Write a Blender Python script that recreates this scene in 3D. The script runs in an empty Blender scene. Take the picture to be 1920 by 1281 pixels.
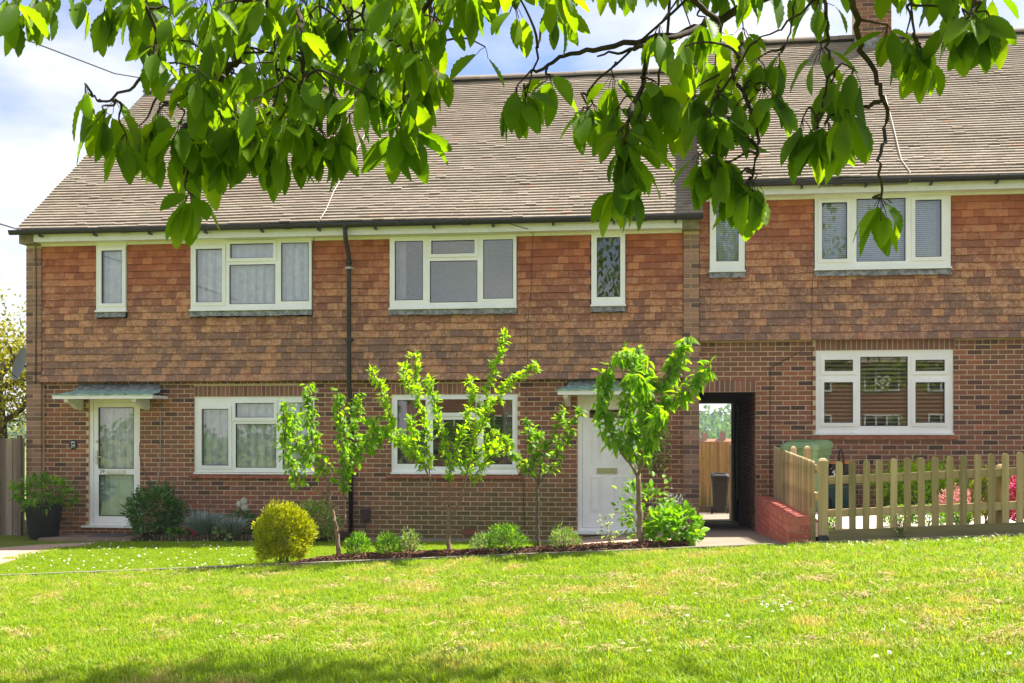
import bpy, math, random
import numpy as np
from mathutils import Vector, Matrix
R = random.Random(7)
NR = np.random.default_rng(7)
SC = bpy.context.scene
COL = SC.collection
PI = math.pi

# ------------------------------------------------------------------ camera
F_PX, HOR = 2312.0, 815.0
PSI = math.atan(310 / F_PX)
CAMD = F_PX / 121.5 / math.cos(PSI)
EYE = 1.5
cs, sn = math.cos(PSI), math.sin(PSI)
cam = bpy.data.cameras.new('camera')
camo = bpy.data.objects.new('camera', cam)
COL.objects.link(camo)
camo.location = (0, -CAMD, EYE)
camo.rotation_euler = (PI / 2, 0, PSI)
cam.sensor_width = 36
cam.lens = 36 * F_PX / 1920
cam.shift_y = (HOR - 640.5) / 1920
cam.clip_start = 0.05
cam.clip_end = 3000
SC.camera = camo

# ------------------------------------------------------------------ light
SUN_DIR = Vector((0.46, 0.31, 0.83)).normalized()
SUN_EL = math.asin(SUN_DIR.z)
SUN_AZ = math.atan2(SUN_DIR.x, SUN_DIR.y)
w = bpy.data.worlds.new('World')
SC.world = w
w.use_nodes = True
nt = w.node_tree
nt.nodes.clear()
wo = nt.nodes.new('ShaderNodeOutputWorld')
bg = nt.nodes.new('ShaderNodeBackground')
sky = nt.nodes.new('ShaderNodeTexSky')
sky.sky_type = 'NISHITA'
sky.sun_disc = False
sky.sun_elevation = SUN_EL
sky.sun_rotation = SUN_AZ
sky.air_density = 1.0
sky.dust_density = 0.3
sky.ozone_density = 4.5
bg.inputs['Strength'].default_value = 0.125
tc = nt.nodes.new('ShaderNodeTexCoord')
mp = nt.nodes.new('ShaderNodeMapping')
mp.inputs['Scale'].default_value = (1.0, 1.0, 2.6)
mp.inputs['Location'].default_value = (0.35, 0.1, 0.12)
ns = nt.nodes.new('ShaderNodeTexNoise')
ns.inputs['Scale'].default_value = 2.6
ns.inputs['Detail'].default_value = 9
ns.inputs['Roughness'].default_value = 0.55
rp = nt.nodes.new('ShaderNodeValToRGB')
rp.color_ramp.elements[0].position = 0.37
rp.color_ramp.elements[1].position = 0.60
mx = nt.nodes.new('ShaderNodeMix')
mx.data_type = 'RGBA'
mx.inputs[7].default_value = (2.95, 2.92, 3.0, 1)
nt.links.new(tc.outputs['Generated'], mp.inputs['Vector'])
nt.links.new(mp.outputs[0], ns.inputs['Vector'])
nt.links.new(ns.outputs[0], rp.inputs[0])
nt.links.new(rp.outputs[0], mx.inputs[0])
tint = nt.nodes.new('ShaderNodeMix')
tint.data_type = 'RGBA'
tint.blend_type = 'MULTIPLY'
tint.inputs[0].default_value = 1
tint.inputs[7].default_value = (0.50, 0.44, 0.50, 1)
nt.links.new(sky.outputs[0], tint.inputs[6])
nt.links.new(tint.outputs[2], mx.inputs[6])
nt.links.new(mx.outputs[2], bg.inputs['Color'])
nt.links.new(bg.outputs[0], wo.inputs[0])

sl = bpy.data.lights.new('sun', 'SUN')
sl.energy = 4.4
sl.angle = math.radians(0.6)
sl.color = (1, 0.95, 0.86)
so = bpy.data.objects.new('sun', sl)
COL.objects.link(so)
so.rotation_euler = (-SUN_DIR).to_track_quat('-Z', 'Y').to_euler()
so.location = (10, 10, 30)

SC.view_settings.view_transform = 'Standard'
SC.view_settings.look = 'None'
SC.view_settings.gamma = 1
SC.view_settings.exposure = 1.75
SC.view_settings.use_curve_mapping = False
SC.render.engine = 'CYCLES'
SC.cycles.use_denoising = True
SC.cycles.max_bounces = 10
SC.cycles.transparent_max_bounces = 16
SC.cycles.transmission_bounces = 6
SC.cycles.caustics_reflective = False
SC.cycles.caustics_refractive = False


# ------------------------------------------------------------------ helpers
def at(px, py, Y):
    """pixel of the 1920 px photograph -> (X, Z) on the upright plane at depth Y"""
    a = (px - 960) / F_PX
    b = (HOR - py) / F_PX
    dx = -sn + a * cs
    dy = cs + a * sn
    t = (Y + CAMD) / dy
    return t * dx, EYE + t * b


def proj(X, Y, Z):
    r = X * cs + (Y + CAMD) * sn
    d = -X * sn + (Y + CAMD) * cs
    return 960 + F_PX * r / d, HOR - F_PX * (Z - EYE) / d, d


KERB_Y = -5.75


def smooth(a, b, x):
    t = min(1, max(0, (x - a) / (b - a)))
    return t * t * (3 - 2 * t)


def kerb_z(X):
    return 0.23 + 0.053 * min(9, max(-14, X))


def base_z(X):
    return -0.15 + 0.15 * smooth(-2.0, -0.1, X)


def ground_z(X, Y):
    if Y <= KERB_Y:
        return kerb_z(X) + 0.02 * math.sin(X * 0.9 + Y * 0.7) * smooth(0, 1.5, KERB_Y - Y)
    if Y < 0:
        t = -Y / 5.75
        return base_z(X) + (kerb_z(X) - base_z(X)) * t
    if Y < 60:
        return base_z(X) * (1 - smooth(0, 8, Y)) - 0.15 * smooth(0, 8, Y) - 0.033 * Y
    if Y < 220:
        return -2.13 - 7 * smooth(60, 220, Y)
    return -9.13 + 14 * smooth(220, 480, Y)


def on_ground(px, py):
    """where a pixel's ray meets the ground"""
    Y = -6.0
    for _ in range(40):
        X, Z = at(px, py, Y)
        g = ground_z(X, Y)
        a = (px - 960) / F_PX
        dy = cs + a * sn
        b = (HOR - py) / F_PX
        Yn = (g - EYE) / b * dy - CAMD
        Y = Y + 0.5 * (max(-18, min(-0.01, Yn)) - Y)
    return at(px, py, Y)[0], Y


class MB:
    """collects polygons; each polygon carries a random number 'rnd'"""

    def __init__(s):
        s.v, s.f, s.r = [], [], []

    def poly(s, pts, rnd=None):
        i = len(s.v)
        s.v += [tuple(p) for p in pts]
        s.f.append(tuple(range(i, i + len(pts))))
        s.r.append(R.random() if rnd is None else rnd)

    def mesh(s, vs, fs, rnd=None):
        i = len(s.v)
        r = R.random() if rnd is None else rnd
        s.v += [tuple(p) for p in vs]
        for f in fs:
            s.f.append(tuple(k + i for k in f))
            s.r.append(r)

    def box(s, x0, x1, y0, y1, z0, z1, rnd=None, M=None):
        vs = [(x0, y0, z0), (x1, y0, z0), (x1, y1, z0), (x0, y1, z0), (x0, y0, z1), (x1, y0, z1), (x1, y1, z1), (x0, y1, z1)]
        if M is not None:
            vs = [tuple(M @ Vector(p)) for p in vs]
        s.mesh(vs, [(0, 3, 2, 1), (4, 5, 6, 7), (0, 1, 5, 4), (1, 2, 6, 5), (2, 3, 7, 6), (3, 0, 4, 7)], rnd)

    def brick(s, x0, x1, y0, y1, z0, z1, rnd=None, c=0.004, M=None):
        """box whose front (-y) face has a worn, chamfered edge"""
        vs = [(x0, y1, z0), (x1, y1, z0), (x1, y1, z1), (x0, y1, z1),
              (x0, y0 + c, z0), (x1, y0 + c, z0), (x1, y0 + c, z1), (x0, y0 + c, z1),
              (x0 + c, y0, z0 + c), (x1 - c, y0, z0 + c), (x1 - c, y0, z1 - c), (x0 + c, y0, z1 - c)]
        if M is not None:
            vs = [tuple(M @ Vector(p)) for p in vs]
        fs = [(8, 9, 10, 11), (4, 5, 9, 8), (5, 6, 10, 9), (6, 7, 11, 10), (7, 4, 8, 11),
              (0, 1, 5, 4), (1, 2, 6, 5), (2, 3, 7, 6), (3, 0, 4, 7)]
        s.mesh(vs, fs, rnd)

    def tube(s, pts, rad, n=8, rnd=None, cap=True):
        pts = [Vector(p) for p in pts]
        if not hasattr(rad, '__len__'):
            rad = [rad] * len(pts)
        vs, fs = [], []
        up = Vector((0.123, 0.31, 0.94)).normalized()
        for i, p in enumerate(pts):
            d = (pts[min(i + 1, len(pts) - 1)] - pts[max(i - 1, 0)])
            d = d.normalized() if d.length > 1e-9 else Vector((0, 0, 1))
            a = d.cross(up)
            if a.length < 0.05:
                a = d.cross(Vector((1, 0, 0)))
            a.normalize()
            b = d.cross(a)
            for k in range(n):
                t = 2 * PI * k / n
                vs.append(p + (a * math.cos(t) + b * math.sin(t)) * rad[i])
        for i in range(len(pts) - 1):
            for k in range(n):
                k2 = (k + 1) % n
                fs.append((i * n + k, i * n + k2, (i + 1) * n + k2, (i + 1) * n + k))
        if cap:
            fs.append(tuple(range(n - 1, -1, -1)))
            fs.append(tuple((len(pts) - 1) * n + k for k in range(n)))
        s.mesh(vs, fs, rnd)

    def lathe(s, prof, cx, cy, n=20, rnd=None, sx=1, sy=1):
        vs, fs = [], []
        for (r, z) in prof:
            for k in range(n):
                t = 2 * PI * k / n
                vs.append((cx + r * sx * math.cos(t), cy + r * sy * math.sin(t), z))
        for i in range(len(prof) - 1):
            for k in range(n):
                k2 = (k + 1) % n
                fs.append((i * n + k, i * n + k2, (i + 1) * n + k2, (i + 1) * n + k))
        s.mesh(vs, fs, rnd)

    def prism(s, outline, y0, y1, rnd=None, M=None):
        """outline in (x, z), counter-clockwise seen from -y"""
        n = len(outline)
        vs = [(x, y0, z) for x, z in outline] + [(x, y1, z) for x, z in outline]
        if M is not None:
            vs = [tuple(M @ Vector(p)) for p in vs]
        fs = [tuple(range(n)), tuple(range(2 * n - 1, n - 1, -1))]
        for k in range(n):
            k2 = (k + 1) % n
            fs.append((k2, k, n + k, n + k2))
        s.mesh(vs, fs, rnd)

    def data(s, name, mat, sm=False):
        me = bpy.data.meshes.new(name)
        me.from_pydata(s.v, [], s.f)
        at_ = me.attributes.new('rnd', 'FLOAT', 'FACE')
        at_.data.foreach_set('value', np.array(s.r, dtype=np.float32))
        if sm:
            me.polygons.foreach_set('use_smooth', [True] * len(me.polygons))
        me.materials.append(mat)
        me.update()
        return me

    def build(s, name, mat, parent=None, sm=False, **kw):
        return put(name, s.data(name, mat, sm), parent, **kw)


def put(name, data, parent=None, loc=None, rot=None, label=None, cat=None, group=None, kind=None):
    o = bpy.data.objects.new(name, data)
    COL.objects.link(o)
    if parent is not None:
        o.parent = parent
    if loc is not None:
        o.location = loc
    if rot is not None:
        o.rotation_euler = rot
    tag(o, label, cat, group, kind)
    return o


def tag(o, label=None, cat=None, group=None, kind=None):
    if label:
        o['label'] = label
    if cat:
        o['category'] = cat
    if group:
        o['group'] = group
    if kind:
        o['kind'] = kind
    return o


def thing(name, label, cat, loc=(0, 0, 0), group=None, rotz=0):
    o = put(name, None, None, loc, (0, 0, rotz), label, cat, group)
    return o


def np_mesh(name, V, Fc, mat, rnd=None, sm=False):
    """V (n,3); Fc (m,k) all polygons of k corners"""
    me = bpy.data.meshes.new(name)
    m, k = Fc.shape
    me.vertices.add(len(V))
    me.vertices.foreach_set('co', V.astype(np.float32).ravel())
    me.loops.add(m * k)
    me.loops.foreach_set('vertex_index', Fc.astype(np.int32).ravel())
    me.polygons.add(m)
    me.polygons.foreach_set('loop_start', np.arange(0, m * k, k, dtype=np.int32))
    me.polygons.foreach_set('loop_total', np.full(m, k, dtype=np.int32))
    if rnd is not None:
        a = me.attributes.new('rnd', 'FLOAT', 'FACE')
        a.data.foreach_set('value', rnd.astype(np.float32))
    me.polygons.foreach_set('use_smooth', np.full(m, bool(sm)))
    me.materials.append(mat)
    me.update()
    me.validate()
    return me


def scatter_mesh(name, bv, bf, mats, mat, sm=False):
    """bv (n,3) template, bf (m,k), mats (N,3,4)"""
    N = len(mats)
    mats = np.asarray(mats)
    V = np.einsum('nij,vj->nvi', mats[:, :, :3], bv) + mats[:, None, :, 3]
    n = len(bv)
    Fc = (bf[None] + (np.arange(N) * n)[:, None, None]).reshape(-1, bf.shape[1])
    rnd = np.repeat(NR.random(N), len(bf))
    return np_mesh(name, V.reshape(-1, 3), Fc, mat, rnd, sm)


# ------------------------------------------------------------------ materials
class NT:
    def __init__(s, name):
        s.m = bpy.data.materials.new(name)
        s.m.use_nodes = True
        s.t = s.m.node_tree
        s.b = s.t.nodes['Principled BSDF']
        s.o = s.t.nodes['Material Output']

    def n(s, typ, **kw):
        x = s.t.nodes.new('ShaderNode' + typ)
        for k, v in kw.items():
            if k.startswith('_'):
                setattr(x, k[1:], v)
            else:
                x.inputs[k].default_value = v
        return x

    def l(s, a, b):
        s.t.links.new(a, b)

    def pos(s):
        return s.n('NewGeometry').outputs['Position']

    def rnd(s):
        a = s.n('Attribute', _attribute_name='rnd')
        o = s.n('ObjectInfo')
        ad = s.n('Math', _operation='ADD')
        s.l(a.outputs['Fac'], ad.inputs[0])
        s.l(o.outputs['Random'], ad.inputs[1])
        fr = s.n('Math', _operation='FRACT')
        s.l(ad.outputs[0], fr.inputs[0])
        return fr.outputs[0]

    def noise(s, scale, detail=4, rough=0.55, vec=None, stretch=None):
        x = s.n('TexNoise', Scale=scale, Detail=detail, Roughness=rough)
        v = vec or s.pos()
        if stretch:
            mp = s.n('Mapping')
            mp.inputs['Scale'].default_value = stretch
            s.l(v, mp.inputs['Vector'])
            v = mp.outputs[0]
        s.l(v, x.inputs['Vector'])
        return x.outputs[0]

    def ramp(s, fac, stops, interp='LINEAR'):
        x = s.n('ValToRGB')
        cr = x.color_ramp
        cr.interpolation = interp
        while len(cr.elements) > 1:
            cr.elements.remove(cr.elements[-1])
        for i, (p, c) in enumerate(stops):
            e = cr.elements[0] if i == 0 else cr.elements.new(p)
            e.position = p
            if not hasattr(c, '__len__'):
                c = (c, c, c)
            e.color = (*c[:3], 1)
        s.l(fac, x.inputs[0])
        return x.outputs[0]

    def mix(s, fac, a, b, blend='MIX'):
        x = s.n('Mix', _data_type='RGBA', _blend_type=blend)
        for sock, v in ((x.inputs[0], fac), (x.inputs[6], a), (x.inputs[7], b)):
            if hasattr(v, 'links') or hasattr(v, 'is_linked'):
                s.l(v, sock)
            elif hasattr(v, '__len__'):
                sock.default_value = (*v[:3], 1)
            else:
                sock.default_value = v
        return x.outputs[2]

    def math(s, op, a, b=0.5, clamp=False):
        x = s.n('Math', _operation=op, _use_clamp=clamp)
        for sock, v in ((x.inputs[0], a), (x.inputs[1], b)):
            if hasattr(v, 'is_linked'):
                s.l(v, sock)
            else:
                sock.default_value = v
        return x.outputs[0]

    def maprange(s, v, a, b, c=0, d=1):
        x = s.n('MapRange')
        s.l(v, x.inputs[0])
        x.inputs[1].default_value, x.inputs[2].default_value = a, b
        x.inputs[3].default_value, x.inputs[4].default_value = c, d
        return x.outputs[0]

    def z(s):
        sx = s.n('SeparateXYZ')
        s.l(s.pos(), sx.inputs[0])
        return sx.outputs['Z']

    def x(s):
        sx = s.n('SeparateXYZ')
        s.l(s.pos(), sx.inputs[0])
        return sx.outputs['X']

    def out(s, col, rough=0.8, spec=0.3, bump=None, bs=0.3, bd=0.01, metal=0):
        if hasattr(col, 'is_linked'):
            s.l(col, s.b.inputs['Base Color'])
        else:
            s.b.inputs['Base Color'].default_value = (*col, 1)
        if hasattr(rough, 'is_linked'):
            s.l(rough, s.b.inputs['Roughness'])
        else:
            s.b.inputs['Roughness'].default_value = rough
        s.b.inputs['Specular IOR Level'].default_value = spec
        s.b.inputs['Metallic'].default_value = metal
        if bump is not None:
            b = s.n('Bump', Strength=bs, Distance=bd)
            s.l(bump, b.inputs['Height'])
            s.l(b.outputs[0], s.b.inputs['Normal'])
        return s.m


def plain(name, col, rough=0.6, spec=0.4, var=0.15, scale=30, metal=0):
    t = NT(name)
    n = t.noise(scale, 4)
    lo = tuple(c * (1 - var) for c in col)
    hi = tuple(min(1, c * (1 + var)) for c in col)
    return t.out(t.ramp(n, [(0.3, lo), (0.7, hi)]), rough, spec, n, 0.1, 0.003, metal)


def m_brick(name, stops, algae=False):
    t = NT(name)
    r = t.rnd()
    c = t.ramp(r, stops)
    fine = t.noise(70, 5, 0.65)
    c = t.mix(t.maprange(fine, 0.3, 0.75, 0, 0.5), c, t.mix(0.5, c, (0.03, 0.02, 0.02)))
    big = t.noise(0.9, 3)
    c = t.mix(t.maprange(big, 0.45, 0.8, 0, 0.35), c, (0.21, 0.15, 0.10))
    if algae:
        zz = t.z()
        wob = t.noise(1.3, 4)
        zf = t.math('SUBTRACT', zz, t.math('MULTIPLY', wob, 1.5))
        f = t.maprange(zf, 0.35, -0.6, 0, 0.75)
        xf = t.maprange(t.x(), -5.6, -4.2, 0, 1)
        xf2 = t.maprange(t.x(), -1.4, -1.75, 0, 1)
        f = t.math('MULTIPLY', t.math('MULTIPLY', f, xf), xf2, True)
        c = t.mix(f, c, t.ramp(t.noise(8, 4), [(0.3, (0.10, 0.085, 0.03)), (0.7, (0.17, 0.17, 0.045))]))
    return t.out(c, 0.9, 0.2, fine, 0.5, 0.004)


BR = [(0.0, (0.10, 0.056, 0.048)), (0.12, (0.155, 0.078, 0.06)), (0.2, (0.235, 0.106, 0.068)), (0.4, (0.265, 0.115, 0.07)), (0.66, (0.305, 0.13, 0.075)),
      (0.85, (0.36, 0.142, 0.078)), (0.92, (0.21, 0.10, 0.07)), (1.0, (0.45, 0.16, 0.08))]
M = {}
M['brick'] = m_brick('house_brick', BR, True)
M['brick_plain'] = m_brick('house_brick_dry', BR)
M['brick_soldier'] = m_brick('soldier_brick', [(0, (0.22, 0.11, 0.08)), (0.5, (0.28, 0.135, 0.098)), (1, (0.36, 0.155, 0.105))])
M['brick_pier'] = m_brick('pier_brick', [(0, (0.14, 0.085, 0.072)), (0.3, (0.27, 0.155, 0.112)), (0.7, (0.36, 0.21, 0.15)), (1, (0.45, 0.24, 0.16))])
def m_red():
    t = NT('painted_red_brick')
    c = t.ramp(t.rnd(), [(0, (0.36, 0.075, 0.05)), (0.5, (0.44, 0.10, 0.065)), (1, (0.50, 0.15, 0.11))])
    n = t.noise(7, 6, 0.7)
    c = t.mix(t.maprange(n, 0.5, 0.66, 0, 0.6), c, (0.52, 0.27, 0.22))
    k = t.noise(22, 5, 0.7, stretch=(1, 1, 0.5))
    c = t.mix(t.maprange(k, 0.62, 0.68, 0, 0.8), c, (0.12, 0.035, 0.03))
    return t.out(c, 0.75, 0.3, t.noise(30, 5), 0.7, 0.008)


M['brick_red'] = m_red()


def m_mortar():
    t = NT('mortar')
    n = t.noise(40, 4)
    c = t.ramp(n, [(0.3, (0.52, 0.40, 0.26)), (0.7, (0.68, 0.54, 0.36))])
    c = t.mix(t.maprange(t.noise(1.2, 3), 0.55, 0.8, 0, 0.45), c, (0.42, 0.33, 0.2))
    return t.out(c, 0.95, 0.1, n, 0.3, 0.003)


M['mortar'] = m_mortar()


def m_wall_tile():
    t = NT('clay_wall_tile')
    r = t.rnd()
    red = t.ramp(r, [(0, (0.33, 0.095, 0.046)), (0.35, (0.42, 0.122, 0.052)), (0.7, (0.47, 0.145, 0.06)), (1, (0.57, 0.175, 0.07))])
    dark = t.ramp(r, [(0, (0.22, 0.135, 0.105)), (0.35, (0.285, 0.155, 0.11)), (0.7, (0.345, 0.165, 0.105)), (0.9, (0.40, 0.16, 0.085)), (1, (0.49, 0.18, 0.08))])
    # height above each house's own weather line: tiles lower down are older and lichen-bound
    zz = t.z()
    step = t.math('MULTIPLY', t.math('GREATER_THAN', t.x(), 0.335), 0.57)
    h = t.math('SUBTRACT', zz, step)
    wob = t.math('MULTIPLY', t.math('SUBTRACT', t.noise(1.6, 5, 0.6), 0.5), 1.1)
    hw = t.math('ADD', h, wob)
    fdark = t.maprange(hw, 4.3, 2.9, 0, 1)
    c = t.mix(fdark, red, dark)
    # lichen: blotchy tan
    lich = t.noise(13, 6, 0.8)
    lich2 = t.noise(45, 3, 0.6)
    thr = t.math('ADD', t.math('MULTIPLY', lich, 0.75), t.math('MULTIPLY', lich2, 0.3))
    thr = t.math('ADD', thr, t.math('MULTIPLY', t.math('SUBTRACT', r, 0.5), 0.12))
    lz = t.maprange(hw, 4.7, 3.4, 0, 1)
    lz2 = t.maprange(hw, 2.2, 3.2, 0.75, 1)
    fl = t.math('MULTIPLY', t.math('MULTIPLY', t.maprange(thr, 0.505, 0.61, 0, 0.8), lz), lz2)
    c = t.mix(fl, c, t.ramp(lich2, [(0.3, (0.56, 0.33, 0.175)), (0.7, (0.74, 0.48, 0.28))]))
    fine = t.noise(110, 3, 0.6)
    c = t.mix(t.maprange(fine, 0.35, 0.7, 0, 0.3), c, (0.14, 0.09, 0.065))
    c = t.mix(t.maprange(t.noise(24, 5, 0.75), 0.56, 0.66, 0, 0.55), c, (0.13, 0.085, 0.065))
    # grime near the top under the eaves
    return t.out(c, 0.9, 0.15, t.math('ADD', fine, lich), 0.45, 0.004)


M['wall_tile'] = m_wall_tile()


def m_roof_tile():
    t = NT('clay_roof_tile')
    r = t.rnd()
    c = t.ramp(r, [(0, (0.20, 0.162, 0.125)), (0.1, (0.235, 0.193, 0.15)), (0.55, (0.262, 0.217, 0.168)), (0.9, (0.288, 0.24, 0.187)), (0.98, (0.33, 0.272, 0.212)), (1, (0.29, 0.17, 0.11))])
    big = t.noise(0.55, 4)
    c = t.mix(t.maprange(big, 0.5, 0.75, 0, 0.35), c, (0.25, 0.185, 0.135))
    fine = t.noise(60, 5, 0.65)
    c = t.mix(t.maprange(fine, 0.4, 0.75, 0, 0.3), c, (0.22, 0.17, 0.14))
    moss = t.noise(3.5, 6, 0.75)
    c = t.mix(t.maprange(moss, 0.68, 0.74, 0, 0.6), c, (0.10, 0.075, 0.045))
    return t.out(c, 0.92, 0.15, fine, 0.4, 0.004)


M['roof_tile'] = m_roof_tile()
M['felt'] = plain('roof_underlay', (0.035, 0.025, 0.02), 0.95, 0.1)
M['white'] = plain('white_upvc', (0.86, 0.86, 0.84), 0.35, 0.5, 0.05, 3)
M['white_paint'] = plain('white_gloss_paint', (0.78, 0.78, 0.74), 0.45, 0.5, 0.05, 9)
M['black_plastic'] = plain('black_plastic', (0.018, 0.018, 0.02), 0.35, 0.5, 0.3, 12)
M['gasket'] = plain('black_rubber', (0.02, 0.02, 0.02), 0.7, 0.3)
M['lead'] = NT('lead_flashing')
_t = M['lead']
_n = _t.noise(14, 6, 0.7)
M['lead'] = _t.out(_t.ramp(_n, [(0.3, (0.05, 0.055, 0.06)), (0.48, (0.20, 0.205, 0.2)), (0.7, (0.42, 0.42, 0.38))]), 0.7, 0.3, _n, 0.3, 0.005)
M['tile_sill'] = plain('red_sill_tile', (0.33, 0.115, 0.065), 0.7, 0.3, 0.35, 14)
M['metal'] = plain('brushed_steel', (0.55, 0.54, 0.5), 0.35, 0.5, 0.1, 40, 0.8)
M['brass'] = plain('dull_chrome', (0.42, 0.40, 0.33), 0.3, 0.5, 0.2, 40, 0.9)
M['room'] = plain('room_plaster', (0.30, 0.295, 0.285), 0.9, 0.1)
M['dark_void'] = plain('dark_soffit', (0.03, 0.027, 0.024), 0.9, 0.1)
M['green_felt'] = NT('green_mineral_felt')
_t = M['green_felt']
_n = _t.noise(11, 6, 0.7)
M['green_felt'] = _t.out(_t.ramp(_n, [(0.28, (0.05, 0.075, 0.07)), (0.46, (0.20, 0.34, 0.27)), (0.66, (0.42, 0.62, 0.49))]), 0.85, 0.2, _n, 0.3, 0.004)
M['plate_black'] = plain('black_enamel', (0.015, 0.015, 0.016), 0.3, 0.5)
M['letter_white'] = plain('white_enamel', (0.8, 0.8, 0.8), 0.4, 0.4)
M['letter_dark'] = plain('dark_figures', (0.03, 0.03, 0.04), 0.4, 0.4)


def m_glass():
    t = NT('window_glass')
    t.t.nodes.remove(t.b)
    tr = t.n('BsdfTransparent')
    tr.inputs[0].default_value = (0.98, 1, 0.99, 1)
    gl = t.n('BsdfGlossy', Roughness=0.0)
    gl.inputs[0].default_value = (0.95, 0.97, 1, 1)
    bn = t.n('Bump', Strength=0.02, Distance=0.02)
    t.l(t.noise(1.6, 1), bn.inputs['Height'])
    t.l(bn.outputs[0], gl.inputs['Normal'])
    lw = t.n('Fresnel', IOR=1.5)
    f = t.math('ADD', t.math('MULTIPLY', lw.outputs[0], 0.9), 0.095, True)
    mxs = t.n('MixShader')
    t.l(f, mxs.inputs[0])
    t.l(tr.outputs[0], mxs.inputs[1])
    t.l(gl.outputs[0], mxs.inputs[2])
    t.l(mxs.outputs[0], t.o.inputs[0])
    return t.m


M['glass'] = m_glass()


def m_cloth(name, col, trans=0.4, patt=None):
    t = NT(name)
    t.t.nodes.remove(t.b)
    n = t.noise(patt or 9, 5, 0.65)
    c = t.ramp(n, [(0.35, tuple(x * 0.8 for x in col)), (0.62, col)])
    d = t.n('BsdfDiffuse')
    r = t.n('BsdfTranslucent')
    t.l(c, d.inputs[0])
    t.l(c, r.inputs[0])
    mxs = t.n('MixShader')
    mxs.inputs[0].default_value = trans
    t.l(d.outputs[0], mxs.inputs[1])
    t.l(r.outputs[0], mxs.inputs[2])
    t.l(mxs.outputs[0], t.o.inputs[0])
    return t.m


M['net'] = m_cloth('net_curtain', (0.88, 0.91, 1.0), 0.02)
M['net_blue'] = m_cloth('blue_net_curtain', (0.66, 0.82, 0.94), 0.02)
M['mauve'] = m_cloth('mauve_curtain', (0.34, 0.24, 0.30), 0.15)
M['blind_dark'] = plain('brown_blind_slat', (0.46, 0.36, 0.2), 0.6, 0.3)
M['blind_grey'] = plain('grey_blind_slat', (0.85, 0.85, 0.86), 0.6, 0.3)
M['pale_wall'] = plain('pale_room_wall', (0.78, 0.78, 0.78), 0.9, 0.1)


def m_leaf(name, c0, c1, c2, trans=0.42, rough=0.5, tcol=None, spec=0.22):
    t = NT(name)
    r = t.rnd()
    c = t.ramp(r, [(0, c0), (0.55, c1), (1, c2)])
    n = t.noise(22, 3)
    c = t.mix(t.maprange(n, 0.3, 0.7, 0, 0.35), c, c0)
    t.b.inputs['Roughness'].default_value = rough
    t.b.inputs['Specular IOR Level'].default_value = spec
    t.l(c, t.b.inputs['Base Color'])
    tr = t.n('BsdfTranslucent')
    tc_ = t.mix(1.0, c, tcol or (2.3, 2.3, 0.45), 'MULTIPLY')
    t.l(tc_, tr.inputs[0])
    mxs = t.n('MixShader')
    mxs.inputs[0].default_value = trans
    t.l(t.b.outputs[0], mxs.inputs[1])
    t.l(tr.outputs[0], mxs.inputs[2])
    t.l(mxs.outputs[0], t.o.inputs[0])
    return t.m


M['leaf_cherry'] = m_leaf('cherry_leaf', (0.06, 0.125, 0.006), (0.10, 0.19, 0.008), (0.165, 0.255, 0.010), 0.6, 0.5, (2.7, 2.4, 0.4))
M['leaf_young'] = m_leaf('young_cherry_leaf', (0.10, 0.21, 0.015), (0.16, 0.31, 0.018), (0.28, 0.42, 0.022), 0.5)
M['leaf_pear'] = m_leaf('pear_leaf', (0.10, 0.21, 0.015), (0.16, 0.30, 0.02), (0.28, 0.40, 0.03), 0.5)
M['leaf_plum'] = m_leaf('plum_leaf', (0.15, 0.28, 0.012), (0.23, 0.37, 0.015), (0.36, 0.48, 0.02), 0.5)
M['leaf_apple'] = m_leaf('apple_leaf', (0.09, 0.19, 0.015), (0.15, 0.28, 0.025), (0.28, 0.38, 0.04), 0.45)
M['leaf_gold'] = m_leaf('golden_leaf', (0.20, 0.26, 0.006), (0.42, 0.45, 0.008), (0.68, 0.66, 0.012), 0.35, 0.55, (1.4, 1.3, 0.6))
M['leaf_dark'] = m_leaf('dark_shrub_leaf', (0.04, 0.10, 0.03), (0.075, 0.17, 0.045), (0.15, 0.27, 0.08), 0.25, 0.4)
M['leaf_mid'] = m_leaf('mid_green_leaf', (0.06, 0.15, 0.015), (0.12, 0.26, 0.02), (0.22, 0.36, 0.028), 0.4)
M['leaf_hydrangea'] = m_leaf('hydrangea_leaf', (0.08, 0.19, 0.015), (0.15, 0.30, 0.02), (0.26, 0.42, 0.03), 0.4)
M['leaf_grey'] = m_leaf('grey_green_leaf', (0.12, 0.19, 0.07), (0.21, 0.30, 0.12), (0.33, 0.42, 0.18), 0.3, 0.6)
M['leaf_var'] = m_leaf('variegated_leaf', (0.14, 0.24, 0.03), (0.34, 0.42, 0.08), (0.62, 0.64, 0.26), 0.35, 0.5, (1.5, 1.6, 1.0))
M['leaf_silver'] = m_leaf('silver_leaf', (0.20, 0.25, 0.22), (0.34, 0.40, 0.36), (0.5, 0.55, 0.5), 0.25, 0.6, (1, 1.1, 1))
M['leaf_yellow_tree'] = m_leaf('spring_leaf', (0.18, 0.19, 0.01), (0.33, 0.31, 0.012), (0.46, 0.41, 0.02), 0.35, 0.55, (1.3, 1.3, 0.5))
M['leaf_pink'] = m_leaf('pink_petal', (0.55, 0.03, 0.14), (0.68, 0.06, 0.22), (0.75, 0.18, 0.3), 0.3, 0.6, (1.1, 1, 1))
M['leaf_palepink'] = m_leaf('faded_pink_petal', (0.45, 0.16, 0.14), (0.6, 0.28, 0.24), (0.7, 0.45, 0.4), 0.3, 0.6, (1.1, 1, 1))
M['leaf_red'] = m_leaf('red_petal', (0.5, 0.02, 0.03), (0.6, 0.03, 0.05), (0.7, 0.06, 0.08), 0.3, 0.6, (1, 1, 1))
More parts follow.
